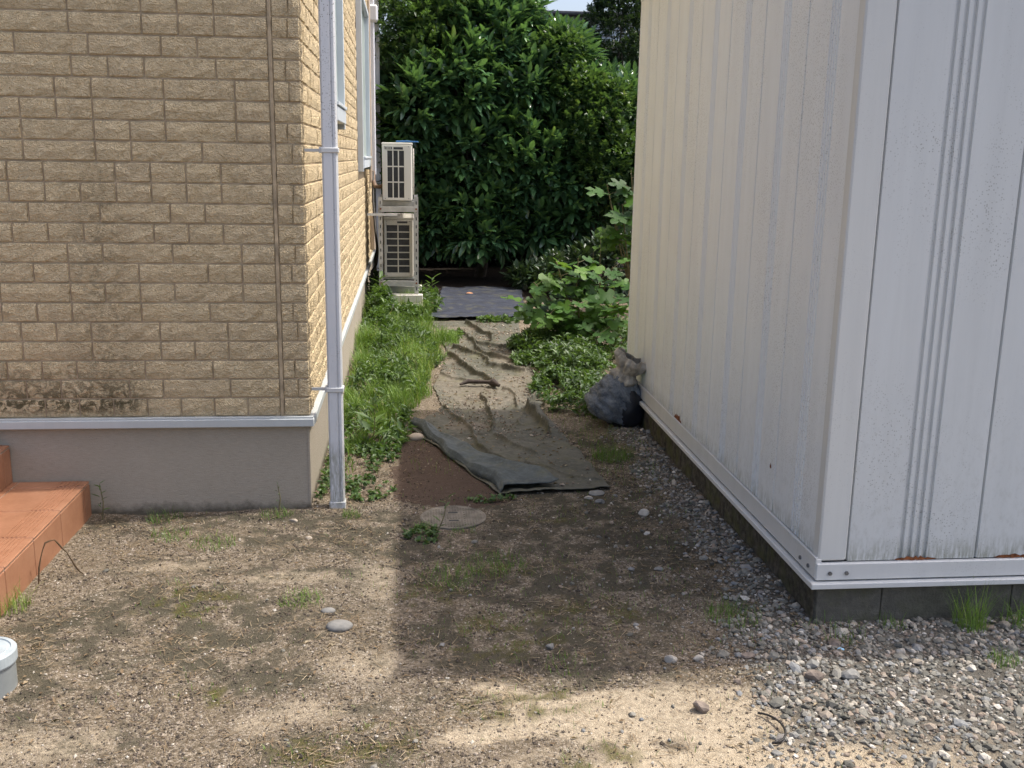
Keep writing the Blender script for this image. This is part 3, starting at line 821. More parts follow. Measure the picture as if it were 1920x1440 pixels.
# ------------------------------------------------------------------ air conditioner outdoor units
M['ac'] = white_paint('ac_ivory', (0.60, 0.58, 0.52), 0.15, False, 0.45)
M['ac_old'] = white_paint('ac_ivory_dirty', (0.44, 0.42, 0.36), 0.7, False, 0.6)
M['fin'] = simple('dark_fins', (0.035, 0.037, 0.04), 0.5, 0.2, 30, 0.3, 200)
M['label_grey'] = simple('label_grey', (0.10, 0.10, 0.10), 0.5, 0.1)
def ac_unit(x0, x1, y0, z0, z1, cols, rows, label, body, gx0, gx1, gz0, gz1, special=None):
    root = empty('air_conditioner_unit', ((x0 + x1) / 2, y0 + 0.4, z0)); tag(root, label, 'air conditioner', 'outdoor units stacked beside the house')
    L0 = Vector(root.location)
    def b(mb, nm, mt):
        for i, v in enumerate(mb.v): mb.v[i] = tuple(Vector(v) - L0)
        return mb.build(nm, mt, root)
    y1 = y0 + 0.78
    mb = MB(); mb.box(x0, x1, y0 + 0.012, y1, z0 + 0.01, z1 - 0.012, 0.012); b(mb, 'body', body)
    mb = MB(); mb.box(x0 - 0.003, x1 + 0.003, y0 + 0.005, y1 + 0.004, z1 - 0.025, z1, 0.006); b(mb, 'lid', body)
    # end panel frame around the coil grille
    mb = MB()
    mb.box(x0 + 0.002, gx0, y0, y0 + 0.012, z0 + 0.012, z1 - 0.026, 0.003); mb.box(gx1, x1 - 0.012, y0, y0 + 0.012, z0 + 0.012, z1 - 0.026, 0.003)
    mb.box(gx0, gx1, y0, y0 + 0.012, z0 + 0.012, gz0, 0.002); mb.box(gx0, gx1, y0, y0 + 0.012, gz1, z1 - 0.026, 0.002)
    b(mb, 'end_panel', body)
    cw = (gx1 - gx0) / cols; rh = (gz1 - gz0) / rows
    for c in range(1, cols):
        mb = MB(); X = gx0 + c * cw; mb.box(X - 0.006, X + 0.006, y0 + 0.001, y0 + 0.009, gz0, gz1, 0.001); b(mb, 'grille_bar', body)
    for r in range(1, rows):
        mb = MB(); Z = gz0 + r * rh; mb.box(gx0, gx1, y0 + 0.0025, y0 + 0.0075, Z - 0.006, Z + 0.006, 0.001); b(mb, 'grille_bar', body)
    mb = MB(); mb.box(gx0, gx1, y0 + 0.0105, y0 + 0.0115, gz0, gz1)
    nf = int((gz1 - gz0) / 0.014)
    for i in range(nf): mb.box(gx0 + cw * (1 if cols == 3 else 0), gx1, y0 + 0.0085, y0 + 0.0103, gz0 + i * 0.014, gz0 + i * 0.014 + 0.005)
    b(mb, 'coil', M['fin'])
    # front with the fan grille, seen edge-on
    mb = MB()
    cy, cz = y0 + 0.48, (z0 + z1) / 2; rr = min(0.24, (z1 - z0) * 0.42)
    for q in range(1, 6):
        pts = [(x1 + 0.014, cy + rr * q / 5 * math.cos(t * math.pi / 12), cz + rr * q / 5 * math.sin(t * math.pi / 12)) for t in range(25)]
        mb.tube(pts, 0.0035, 4, False)
    for q in range(8):
        a_ = q * math.pi / 4; mb.tube([(x1 + 0.012, cy, cz), (x1 + 0.012, cy + rr * math.cos(a_), cz + rr * math.sin(a_))], 0.0035, 4)
    b(mb, 'fan_grille', body)
    mb = MB()
    for sx in (x0 + 0.03, x1 - 0.04):
        for sz in (z0 + 0.028, z1 - 0.04): mb.tube([(sx, y0 - 0.002, sz), (sx, y0 + 0.004, sz)], 0.005, 6)
    b(mb, 'screws', M['bolt'])
    return root, b
YA = 10.6
r1, b1 = ac_unit(-0.272, 0.036, YA, 1.148, 1.735, 3, 3, 'upper ivory air conditioner unit with three-column grille, on top of the steel stand', M['ac'], -0.218, -0.05, 1.185, 1.655)
mb = MB(); mb.box(-0.245, -0.17, YA - 0.003, YA - 0.0005, 1.667, 1.692); b1(mb, 'name_plate', M['label_grey'])
mb = MB(); mb.box(-0.155, -0.06, YA - 0.003, YA - 0.0005, 1.667, 1.690); b1(mb, 'handle_slot', M['fin'])
mb = MB()
for i in range(4): mb.box(-0.232 + i * 0.014, -0.226 + i * 0.014, YA - 0.0045, YA - 0.0032, 1.672, 1.687)
b1(mb, 'lettering', M['ac'])
r2_, b2 = ac_unit(-0.262, 0.045, YA + 0.03, 0.36, 0.985, 2, 7, 'lower weathered air conditioner unit with two-column grille inside the steel stand', M['ac_old'], -0.235, 0.0, 0.415, 0.905)
mb = MB(); mb.box(-0.125, -0.02, YA + 0.027, YA + 0.0295, 0.925, 0.945); b2(mb, 'handle_slot', M['fin'])
mb = MB(); mb.box(-0.262, -0.225, YA + 0.027, YA + 0.0315, 0.628, 0.695); b2(mb, 'latch', M['ac_old'])
# blue thing lying on the top unit
M['blue'] = simple('blue_plastic', (0.02, 0.11, 0.28), 0.4, 0.15, 20)
mb = MB(); mb.tube([(-0.13, YA + 0.1, 1.747), (-0.02, YA + 0.12, 1.750), (0.10, YA + 0.10, 1.746)], [0.009, 0.011, 0.008], 6); tag(mb.build('blue_stick', M['blue']), 'blue plastic rod lying on top of the upper air conditioner unit', 'rod')

stand = empty('steel_stand', (-0.11, YA + 0.35, 0)); tag(stand, 'galvanised slotted steel stand carrying two air conditioner units', 'stand')
S0 = Vector(stand.location)
M['steel'] = simple('galvanised_steel', (0.46, 0.46, 0.44), 0.5, 0.14, 12, 0.1, 60, 0.5, 0.25)
def sb(mb, nm, mt):
    for i, v in enumerate(mb.v): mb.v[i] = tuple(Vector(v) - S0)
    return mb.build(nm, mt, stand)
YS = YA - 0.05
for (px_, sgn) in ((-0.315, 1), (0.092, -1)):
    for py_ in (YS, YS + 0.80):
        mb = MB(); xa, xb = (px_, px_ + 0.042) if sgn > 0 else (px_ - 0.042, px_)
        mb.box(xa, xb, py_, py_ + 0.004, 0.20, 1.195 if py_ == YS else 1.19)
        xo = px_ if sgn > 0 else px_ - 0.004
        mb.box(xo, xo + 0.004, py_ + 0.004, py_ + 0.044, 0.20, 1.195)
        lg = sb(mb, 'leg', M['steel'])
        mb = MB()
        for k_ in range(12):
            zz = 0.24 + k_ * 0.08; xc = (xa + xb) / 2
            mb.box(xc - 0.005, xc + 0.005, py_ - 0.0015, py_ - 0.0005, zz, zz + 0.032)
        for i, v in enumerate(mb.v): mb.v[i] = tuple(Vector(v) - S0)
        mb.build('slots', M['gap'], lg)
for z in (1.075, 0.315):
    mb = MB(); mb.box(-0.30, 0.085, YS - 0.008, YS - 0.002, z - 0.03, z + 0.022); mb.box(-0.30, 0.085, YS - 0.002, YS + 0.04, z + 0.018, z + 0.022)
    sb(mb, 'crossbar', M['steel'])
    mb = MB(); mb.box(-0.30, 0.085, YS + 0.808, YS + 0.814, z - 0.03, z + 0.02); sb(mb, 'crossbar', M['steel'])
    for px_ in (-0.31, 0.078):
        mb = MB(); mb.box(px_, px_ + 0.006, YS + 0.046, YS + 0.80, z - 0.02, z + 0.018); sb(mb, 'side_rail', M['steel'])
    for bx in (-0.29, 0.07):
        mb = MB(); mb.tube([(bx, YS - 0.014, z), (bx, YS - 0.004, z)], 0.010, 6); sb(mb, 'bolt', M['rust'])
for y_ in (YA + 0.10, YA + 0.62):
    mb = MB(); mb.box(-0.30, 0.08, y_, y_ + 0.045, 1.10, 1.146); sb(mb, 'unit_bearer', M['steel'])
    mb = MB(); mb.box(-0.30, 0.08, y_, y_ + 0.045, 0.337, 0.36); sb(mb, 'unit_bearer', M['steel'])
mb = MB(); mb.box(-0.425, -0.12, YS - 0.016, YS - 0.010, 1.005, 1.03); sb(mb, 'wall_brace', M['white_rail'])
# base blocks under the stand
for yb, lb in ((YS - 0.06, 'near pale ridged plastic block under the front feet of the steel stand'), (YS + 0.70, 'rear pale ridged plastic block under the back feet of the steel stand')):
    mb = MB(); mb.box(-0.33, 0.135, yb, yb + 0.14, 0.0, 0.10, 0.006); mb.box(-0.325, 0.13, yb + 0.006, yb + 0.134, 0.10, 0.115, 0.003); mb.box(-0.33, 0.135, yb + 0.012, yb + 0.128, 0.115, 0.198, 0.006)
    o = mb.build('base_block', M['ac']); tag(o, lb, 'base block', 'plastic blocks under the outdoor unit stand')
M['hose'] = simple('brown_tape_hose', (0.17, 0.12, 0.09), 0.7, 0.2, 20)
mb = MB(); mb.tube([(-0.405, 11.98, 1.42), (-0.40, 11.85, 1.32), (-0.37, 11.5, 1.27), (-0.32, 11.35, 1.27), (-0.27, 11.3, 1.29)], 0.022, 7)
tag(mb.build('pipe_hose', M['hose']), 'brown taped hose from the pipe cover into the upper outdoor unit', 'hose')
M['hose_black'] = simple('black_hose', (0.03, 0.027, 0.024), 0.6, 0.2, 20)
mb = MB(); mb.tube([(-0.41, 11.9, 1.42), (-0.40, 11.6, 1.1), (-0.37, 11.4, 0.75), (-0.345, 11.2, 0.58), (-0.36, 11.1, 0.45), (-0.40, 10.9, 0.40), (-0.41, 10.8, 0.25), (-0.41, 10.7, 0.05)], 0.014, 6)
tag(mb.build('drain_hose', M['hose_black']), 'thin black hose hanging down the wall behind the steel stand', 'hose')

# ------------------------------------------------------------------ tiled entrance step
step = empty('entrance_step', (-1.6, 4.0, 0)); tag(step, 'terracotta tiled entrance steps with ribbed nosing tiles against the house', 'steps')
T0 = Vector(step.location)
def tb(mb, nm, mt):
    for i, v in enumerate(mb.v): mb.v[i] = tuple(Vector(v) - T0)
    return mb.build(nm, mt, step)
XR = -1.433; ZT = 0.16
mb = MB(); mb.box(-3.6, XR - 0.0035, 2.953, 4.50, -0.1, ZT - 0.0035); mb.box(-3.6, -1.7635, 3.28, 4.50, ZT - 0.01, 0.3275); tb(mb, 'core', M['grout'])
ye = [2.96, 3.21, 3.50, 3.795, 4.105, 4.40, 4.497]
ye = [2.95, 3.23, 3.515, 3.80, 4.105, 4.412, 4.497]
def ribbed(mb, x0, x1, y0, y1, z0, z1, side):
    mb.box(x0, x1, y0, y1, z0, z1, 0.003)
    for i in range(6):
        a_ = 0.03 + i * 0.016
        if side: mb.box(x1 - a_ - 0.008, x1 - a_, y0 + 0.004, y1 - 0.004, z1, z1 + 0.0022)
        else: mb.box(x0 + 0.004, x1 - 0.004, y0 + a_, y0 + a_ + 0.008, z1, z1 + 0.0022)
for a_, b_ in zip(ye[:-1], ye[1:]):
    a2, b2_ = a_ + 0.003, b_ - 0.003
    mb = MB(); mb.box(XR - 0.009, XR, a2, b2_, -0.05, ZT - 0.014, 0.002); tb(mb, 'riser_tile', M['tile'])
    mb = MB(); ribbed(mb, XR - 0.30, XR, a2, b2_, ZT - 0.010, ZT, True); tb(mb, 'nosing_tile', M['tile'])
    for q in range(3):
        x1_ = XR - 0.304 - q * 0.304
        mb = MB(); mb.box(x1_ - 0.30, x1_, a2, b2_, ZT - 0.010, ZT - 0.0005, 0.002); tb(mb, 'tile', M['tile'])
    if a_ > 3.2:
        mb = MB(); mb.box(-1.769, -1.760, a2, b2_, ZT, 0.316, 0.002); tb(mb, 'riser_tile', M['tile'])
        mb = MB(); ribbed(mb, -2.062, -1.760, a2, b2_, 0.322, 0.331, True); tb(mb, 'nosing_tile', M['tile'])
for q in range(4):
    x1_ = XR - 0.002 - q * 0.304
    mb = MB(); mb.box(x1_ - 0.30, x1_, 2.941, 2.95, -0.05, ZT - 0.014, 0.002); tb(mb, 'riser_tile', M['tile'])

# ------------------------------------------------------------------ shed
shed = empty('storage_shed', (1.413, 3.192, 0)); tag(shed, 'white ribbed steel storage shed on a dark concrete block base', 'shed')
H0 = Vector(shed.location)
def shb(mb, nm, mt):
    for i, v in enumerate(mb.v): mb.v[i] = tuple(Vector(v) - H0)
    return mb.build(nm, mt, shed)
SX, SY, SYE, SXE = 1.413, 3.192, 6.39, 4.35
ZB, ZTOP = 0.256, 2.56
mb = MB(); mb.box(SX + 0.02, SXE - 0.02, SY + 0.02, SYE - 0.02, 0.17, ZTOP); shb(mb, 'core', M['gap'])
def grooved(u0, u1, groups, depth, facing):
    """profile across one panel; facing 'x' -> outward is -x ; 'y' -> outward is -y"""
    pts = [(u0, 0.012), (u0 + 0.004, 0.0)]
    for (c, wd, nr) in groups:
        pit = wd / nr
        for i in range(nr):
            a_ = c - wd / 2 + i * pit
            pts += [(a_, 0.0), (a_ + pit * 0.10, depth), (a_ + pit * 0.42, depth), (a_ + pit * 0.52, 0.0)]
    pts += [(u1 - 0.004, 0.0), (u1, 0.012)]
    return pts
# side wall panels
for i in range(7):
    y0 = 3.205 + 0.455 * i; y1 = y0 + 0.453
    pr_ = grooved(y0, y1, [(y0 + 0.222, 0.085, 4)], 0.004, 'x')
    mb = MB(); mb.profile([(SX + d, u) for u, d in pr_], ZB, ZTOP - 0.02); shb(mb, 'panel', M['shed_side'])
# front wall panels
for i in range(6):
    x0 = 1.515 + 0.475 * i; x1 = x0 + 0.473
    pr_ = grooved(x0, x1, [(x0 + 0.247, 0.118, 4)], 0.009, 'y')
    mb = MB(); mb.profile([(u, SY + d) for u, d in pr_], ZB - 0.014, ZTOP - 0.02); shb(mb, 'panel', M['shed_front'])
# far walls
mb = MB(); mb.box(SXE - 0.02, SXE, SY, SYE, 0.17, ZTOP); mb.box(SX + 0.02, SXE - 0.021, SYE - 0.02, SYE, 0.17, ZTOP); shb(mb, 'rear_panel', M['shed_side'])
# corner posts
mb = MB(); mb.box(SX - 0.003, 1.512, SY - 0.004, SY + 0.05, ZB - 0.012, ZTOP - 0.02, 0.006); shb(mb, 'corner_post', M['shed_post'])
mb = MB(); mb.box(SX - 0.003, SX + 0.03, SYE - 0.004, SYE + 0.012, ZB - 0.012, ZTOP - 0.02, 0.004); shb(mb, 'corner_post', M['shed_side'])
# top trim and roof
mb = MB(); mb.box(SX - 0.006, SXE, SY - 0.006, SYE + 0.014, ZTOP - 0.022, ZTOP + 0.02, 0.003); shb(mb, 'top_trim', M['shed_side'])
mb = MB(); mb.box(SX - 0.045, SXE + 0.06, SY - 0.13, SYE + 0.13, ZTOP + 0.0205, ZTOP + 0.10, 0.005)
for i in range(9): mb.box(SX - 0.04 + i * 0.36, SX - 0.01 + i * 0.36, SY - 0.12, SYE + 0.12, ZTOP + 0.1005, ZTOP + 0.125)
shb(mb, 'roof', M['shed_side'])
# base rail: side and front, with drip flashing under it
mb = MB(); mb.box(SX - 0.012, SX + 0.01, SY - 0.006, SYE + 0.012, 0.178, ZB - 0.003, 0.003); mb.box(SX - 0.014, SX - 0.004, SY - 0.006, SYE + 0.012, ZB - 0.0028, ZB + 0.002, 0.001); shb(mb, 'base_rail', M['white_rail'])
mb = MB(); mb.box(SX - 0.010, SXE, SY - 0.014, SY + 0.008, 0.176, ZB - 0.018, 0.003); shb(mb, 'base_rail', M['white_rail'])
mb = MB(); mb.box(SX - 0.030, SX, SY - 0.03, SYE + 0.02, 0.150, 0.170, 0.002); shb(mb, 'drip_flashing', M['white_rail'])
mb = MB(); mb.box(SX - 0.0295, SXE + 0.02, SY - 0.032, SY, 0.1505, 0.1705, 0.002); shb(mb, 'drip_flashing', M['white_rail'])
for (bx, by, ax) in ((1.452, SY - 0.014, 'y'), (1.512, SY - 0.014, 'y'), (SX - 0.012, SY + 0.05, 'x'), (SX - 0.012, SY + 0.125, 'x')):
    mb = MB()
    if ax == 'y': mb.tube([(bx, by + 0.003, 0.203), (bx, by - 0.006, 0.203)], 0.0075, 6)
    else: mb.tube([(bx + 0.003, by, 0.207), (bx - 0.006, by, 0.207)], 0.0075, 6)
    shb(mb, 'bolt', M['bolt'])
# rust run-off at the panel feet
def rust_patch(along, a0, a1, z, h, fix, seed):
    r = random.Random(seed); V = []; F = []; n = 18
    for i in range(n + 1):
        t = i / n; u = a0 + (a1 - a0) * t; env = math.sin(math.pi * t) ** 0.5
        up = h * env * r.uniform(0.3, 1.0); dn = 0.006 * env * r.uniform(0.3, 1)
        for zz in (z - dn, z + up):
            V.append((u, fix, zz) if along == 'x' else (fix, u, zz))
    for i in range(n): F.append((2 * i, 2 * i + 2, 2 * i + 3, 2 * i + 1))
    mb = MB(); mb.add(V, F); shb(mb, 'rust_stain', M['rust'])
rust_patch('x', 1.69, 1.845, ZB - 0.013, 0.014, SY - 0.0012, 1)
rust_patch('x', 2.055, 2.24, ZB - 0.013, 0.013, SY - 0.0012, 2)
rust_patch('y', 5.02, 5.17, ZB - 0.001, 0.035, SX - 0.0012, 3)
rust_patch('y', 3.70, 3.717, 0.425, 0.022, SX - 0.0012, 4)
# concrete blocks of the base
yy = [3.205, 3.70, 4.26, 4.80, 5.35, 5.90, 6.385]
for i, (a_, b_) in enumerate(zip(yy[:-1], yy[1:])):
    mb = MB(); mb.box(1.418, 1.56, a_ + 0.003, b_ - 0.003, -0.12, 0.1495, 0.004); shb(mb, 'concrete_block', M['shedfound'])
xx = [1.418, 1.66, 2.15, 2.6, 3.05, 3.5, 3.95, 4.33]
for i, (a_, b_) in enumerate(zip(xx[:-1], xx[1:])):
    mb = MB(); mb.box(a_ + 0.002, b_ - 0.002, 3.196 + (0.004 if i else 0), 3.2045, -0.12, 0.149, 0.003); mb.box(a_ + 0.16 if i == 0 else a_ + 0.002, b_ - 0.002, 3.2047, 3.33, -0.12, 0.149, 0.003); shb(mb, 'concrete_block', M['shedfound'])

# ------------------------------------------------------------------ manhole cover
mh = empty('manhole_cover', (0.19, 4.36, 0)); tag(mh, 'round beige manhole cover with grid pattern and two dark slots in the shaded earth', 'manhole cover')
M['mh'] = simple('manhole_beige', (0.21, 0.185, 0.145), 0.85, 0.3, 14, 0.6, 90)
zt = float(gz(np.array([0.19]), np.array([4.36]))[0]) + 0.010
mb = MB(); n = 40
ring = lambda r, z: [(r * math.cos(2 * math.pi * i / n), r * math.sin(2 * math.pi * i / n), z) for i in range(n)]
def lathe(mb, prof, n=40, cap=True, smooth=False):
    V = []; F = []
    for r, z in prof: V += [(r * math.cos(2 * math.pi * i / n), r * math.sin(2 * math.pi * i / n), z) for i in range(n)]
    for j in range(len(prof) - 1):
        for i in range(n): F.append((j * n + i, j * n + (i + 1) % n, (j + 1) * n + (i + 1) % n, (j + 1) * n + i))
    if cap: F.append(tuple(range((len(prof) - 1) * n, len(prof) * n)))
    mb.add(V, F, smooth)
lathe(mb, [(0.150, zt - 0.03), (0.150, zt), (0.143, zt + 0.003), (0.138, zt), (0.137, zt)]); mb.build('disc', M['mh'], mh)
mb = MB()
for i in range(-11, 12):
    for j in range(-11, 12):
        X_, Y_ = i * 0.0125, j * 0.0125
        if math.hypot(X_, Y_) < 0.128 and not (abs(X_) < 0.03 and abs(abs(Y_) - 0.05) < 0.014) and not (i % 8 == 4 and j % 2): mb.box(X_ - 0.0042, X_ + 0.0042, Y_ - 0.0042, Y_ + 0.0042, zt - 0.001, zt + 0.0028)
mb.build('raised_grid', M['mh'], mh)
for sgn in (1, -1):
    mb = MB(); mb.box(-0.022, 0.022, sgn * 0.052 - 0.006, sgn * 0.052 + 0.006, zt, zt + 0.0015); mb.build('slot', M['gap'], mh)

# ------------------------------------------------------------------ lidded drain pot at the left edge
pot = empty('drain_pot', (-1.282, 2.93, 0)); tag(pot, 'pale grey round plastic drain pot with a flat rimmed lid at the left edge', 'drain pot')
M['potgrey'] = simple('grey_pvc', (0.24, 0.26, 0.26), 0.5, 0.08, 10, 0.05)
M['potlid'] = simple('pale_lid', (0.36, 0.41, 0.43), 0.45, 0.08, 16, 0.05)
mb = MB(); lathe(mb, [(0.086, -0.04), (0.087, 0.10)], 48, False, True); mb.build('body', M['potgrey'], pot)
mb = MB(); lathe(mb, [(0.092, 0.095), (0.094, 0.10), (0.094, 0.131), (0.090, 0.136), (0.078, 0.137), (0.076, 0.133), (0.070, 0.133), (0.068, 0.136), (0.0, 0.136)], 48, False); mb.build('lid', M['potlid'], pot)

# ------------------------------------------------------------------ single stones
def rock(loc, size, mat, label, seed, smooth=False, flat=0.6, rz=0.0, group='single stones lying on the earth'):
    r = np.random.default_rng(seed)
    import bmesh
    bm = bmesh.new(); bmesh.ops.create_icosphere(bm, subdivisions=3 if smooth else 2, radius=1)
    dirs = norm(r.normal(0, 1, (9, 3))); offs = r.uniform(0.45, 0.85, 9)
    for v in bm.verts:
        p = np.array(v.co)
        if not smooth:
            for d, o_ in zip(dirs, offs):
                e = p @ d - o_
                if e > 0: p = p - d * e
            p = p * (1 + r.uniform(-0.03, 0.03))
        else: p = p * (1 + 0.05 * math.sin(p[0] * 2 + seed) + 0.03 * math.sin(p[1] * 3))
        v.co = (p[0] * size, p[1] * size * 0.72, p[2] * size * flat)
    me = bpy.data.meshes.new('stone'); bm.to_mesh(me); bm.free()
    me.polygons.foreach_set('use_smooth', [smooth] * len(me.polygons)); me.materials.append(mat)
    z = float(gz(np.array([loc[0]]), np.array([loc[1]]))[0])
    o = link('stone', me, None, (loc[0], loc[1], z + size * flat * 0.45)); o.rotation_euler = (0, 0, rz)
    tag(o, label, 'stone', group)
rock((-0.247, 3.275), 0.047, M['rock_grey'], 'smooth flat grey oval stone alone on the sunlit earth', 3, True, 0.42, 0.05)
rock((-0.30, 3.42), 0.026, M['rock_grey'], 'small half-buried grey stone just behind the smooth flat grey oval stone', 31, True, 0.4)
rock((0.033, 5.70), 0.045, M['rock_tan'], 'round tan cobble beside the folded corner of the tarp', 4, True, 0.6, 0.2)
rock((1.069, 4.36), 0.032, M['rock_white'], 'white lump of stone on dark litter between tarp and shed', 5, False, 0.75)
rock((0.84, 2.965), 0.024, M['rock_white'], 'cream angular stone left of the bluish white one, in front of the gravel', 6, False, 0.7)
rock((0.932, 2.965), 0.022, M['rock_white'], 'bluish white angular stone at the left edge of the gravel', 7, False, 0.7)
rock((0.852, 4.60), 0.026, M['rock_white'], 'leftmost pale stone of the pile at the tarp front corner', 8, False, 0.5)
rock((0.905, 4.66), 0.042, M['rock_grey'], 'flat grey slab of the stone pile at the tarp front corner', 9, False, 0.35)
rock((0.90, 4.54), 0.028, M['rock_grey'], 'nearest stone of the pile at the tarp front corner', 10, False, 0.5)
rock((0.855, 2.66), 0.036, M['rock_brown'], 'dark brown rock near the bottom edge left of the gravel', 11, False, 0.6)
rock((-0.52, 4.33), 0.022, M['rock_tan'], 'pale stone on the earth in front of the house corner', 12, False, 0.5)
rock((-0.43, 4.12), 0.018, M['rock_tan'], 'small pale stone nearer the camera than the house corner one', 13, False, 0.6)
rock((1.475, 3.10), 0.030, M['rock_white'], 'pale pointed rock leaning at the foot of the shed corner', 14, False, 0.8)
rock((1.42, 3.03), 0.040, M['rock_brown'], 'long brownish stone on the gravel before the shed corner', 15, False, 0.4, 0.4)
rock((1.37, 2.79), 0.036, M['rock_grey'], 'biggest grey rock half bedded in the gravel patch', 16, False, 0.6)
rock((1.25, 2.78), 0.038, M['rock_brown'], 'brown rock in the gravel left of the biggest grey rock', 17, False, 0.6)
rock((1.62, 2.95), 0.020, M['rock_white'], 'bright white stone in the middle of the gravel', 18, False, 0.8)
rock((1.10, 2.96), 0.026, M['rock_brown'], 'brownish stone on the left border of the gravel', 19, False, 0.5)
rock((0.46, 3.08), 0.022, M['rock_grey'], 'grey stone on mossy earth in the shade near the shadow edge', 20, False, 0.7)
rock((1.33, 2.60), 0.017, M['rock_white'], 'white chip near the front border of the gravel', 21, False, 0.7)
rock((1.0, 2.42), 0.02, M['rock_grey'], 'grey flat chip on the pale dry mud at the bottom', 22, False, 0.4)
rock((1.425, 2.985), 0.014, M['rock_blue'], 'tiny pale blue chip among the gravel', 23, False, 0.4)
rock((0.98, 3.70), 0.020, M['rock_grey'], 'grey stone in the litter halfway along the shed', 24, False, 0.5)
rock((0.10, 3.12), 0.014, M['rock_grey'], 'small grey stone in the shade near its left border', 25, False, 0.6)
rock((0.70, 11.9), 0.05, simple('orange_stone', (0.40, 0.20, 0.10), 0.7), 'orange brown stone at the back of the dark blue sheet', 26, True, 0.6)
# ------------------------------------------------------------------ weed-barrier sheet on the path
def tarp_mat(name, c0, c1, c2, dirt):
    t = NT(name); p = t.pos()
    wv = t.noise(p, 320, 2); n = t.noise(p, 5, 6, 0.65); n2 = t.noise(p, 40, 5, 0.7)
    c = t.ramp(n, [(0.3, c0), (0.52, c1), (0.72, c2)])
    c = t.mix(t.rng(n2, 0.48, 0.66, 0, 0.55), c, tuple(v * 1.6 for v in c1)); c = t.mix(t.rng(t.noise(p, 16, 6, 0.8), 0.52, 0.66, 0, 0.5), c, tuple(v * 0.55 for v in c0))
    d = t.rng(t.math('ADD', t.attr('dirt'), t.math('MULTIPLY', n2, 0.6)), 0.55, 0.95, 0, dirt)
    c = t.mix(d, c, t.ramp(n2, [(0.3, (0.125, 0.108, 0.08)), (0.7, (0.215, 0.187, 0.145))]))
    mo = t.rng(t.noise(p, 7, 5, 0.7), 0.52, 0.68, 0, 0.55)
    c = t.mix(mo, c, (0.115, 0.11, 0.055))
    t.bump(t.math('ADD', t.math('MULTIPLY', wv, 0.3), n2), 0.5, 0.005)
    return t.out(c, 0.75, 0.3)
M['tarp'] = tarp_mat('weathered_green_sheet', (0.058, 0.058, 0.044), (0.088, 0.087, 0.068), (0.13, 0.125, 0.10), 0.6)
M['tarp_back'] = tarp_mat('blue_grey_sheet_back', (0.05, 0.06, 0.06), (0.078, 0.092, 0.093), (0.125, 0.14, 0.135), 0.25)
M['tarp_dark'] = tarp_mat('dark_blue_sheet', (0.016, 0.019, 0.030), (0.028, 0.034, 0.052), (0.055, 0.065, 0.09), 0.15)

RIDGES = [([(0.219, 6.432), (0.287, 6.087), (0.356, 5.797), (0.38, 5.49), (0.443, 5.3), (0.60, 4.98)], 0.024), ([(0.47, 6.75), (0.505, 6.422), (0.499, 6.118), (0.492, 5.827), (0.476, 5.745)], 0.030),
          ([(0.237, 5.686), (0.468, 5.733)], 0.012), ([(0.487, 5.686), (0.591, 5.481), (0.70, 5.30)], 0.016), ([(0.30, 8.1), (0.363, 7.927), (0.471, 7.457), (0.538, 7.268), (0.577, 6.967)], 0.034),
          ([(0.35, 8.45), (0.434, 8.308), (0.565, 8.076), (0.624, 7.711), (0.736, 7.567), (0.86, 7.5)], 0.03), ([(0.57, 8.8), (0.568, 8.306), (0.622, 8.075), (0.726, 7.919), (0.9, 7.8)], 0.03),
          ([(0.66, 6.9), (0.70, 6.798), (0.72, 6.6), (0.715, 6.40)], 0.022), ([(0.84, 6.6), (0.781, 6.40), (0.772, 6.20), (0.805, 5.95), (0.80, 5.696)], 0.045),
          ([(0.55, 9.8), (0.573, 9.702), (0.674, 9.304), (0.729, 8.75)], 0.04), ([(0.726, 6.203), (0.665, 5.944)], 0.016), ([(0.45, 9.4), (0.52, 9.0), (0.60, 8.6), (0.85, 8.45)], 0.028),
          ([(0.2, 7.4), (0.4, 7.15), (0.62, 7.05)], 0.018), ([(0.3, 6.6), (0.6, 6.55), (0.85, 6.7)], 0.012), ([(0.62, 5.2), (0.8, 4.95), (0.93, 4.85)], 0.010)]
def ridge_h(x, y):
    h = np.zeros_like(x); x, y = x + (fbm(x * 7, y * 7, 51) - 0.5) * 0.07, y + (fbm(x * 7, y * 7, 52) - 0.5) * 0.07
    for pts, A in RIDGES:
        best = np.full(x.shape, 9.0)
        n = len(pts) - 1
        for i in range(n):
            ax, ay = pts[i]; bx, by = pts[i + 1]; dx, dy = bx - ax, by - ay
            t = np.clip(((x - ax) * dx + (y - ay) * dy) / (dx * dx + dy * dy), 0, 1)
            d = np.hypot(x - ax - t * dx, (y - ay - t * dy) * 0.8)
            fade = 1.0
            if i == 0: d = d + 0.02 * (t <= 0.0)
            best = np.minimum(best, d)
        wob = 0.6 + 0.8 * vnoise(x * 9, y * 5, 3)
        h = np.maximum(h, A * wob * 1.35 * np.exp(-(best / 0.0085) ** 1.1))
        h = h + A * 0.12 * np.exp(-(best / 0.06) ** 2)
    return h
def interp_edge(tab, y): 
    ys = [p[1] for p in tab]; xs = [p[0] for p in tab]
    return np.interp(y, ys, xs)
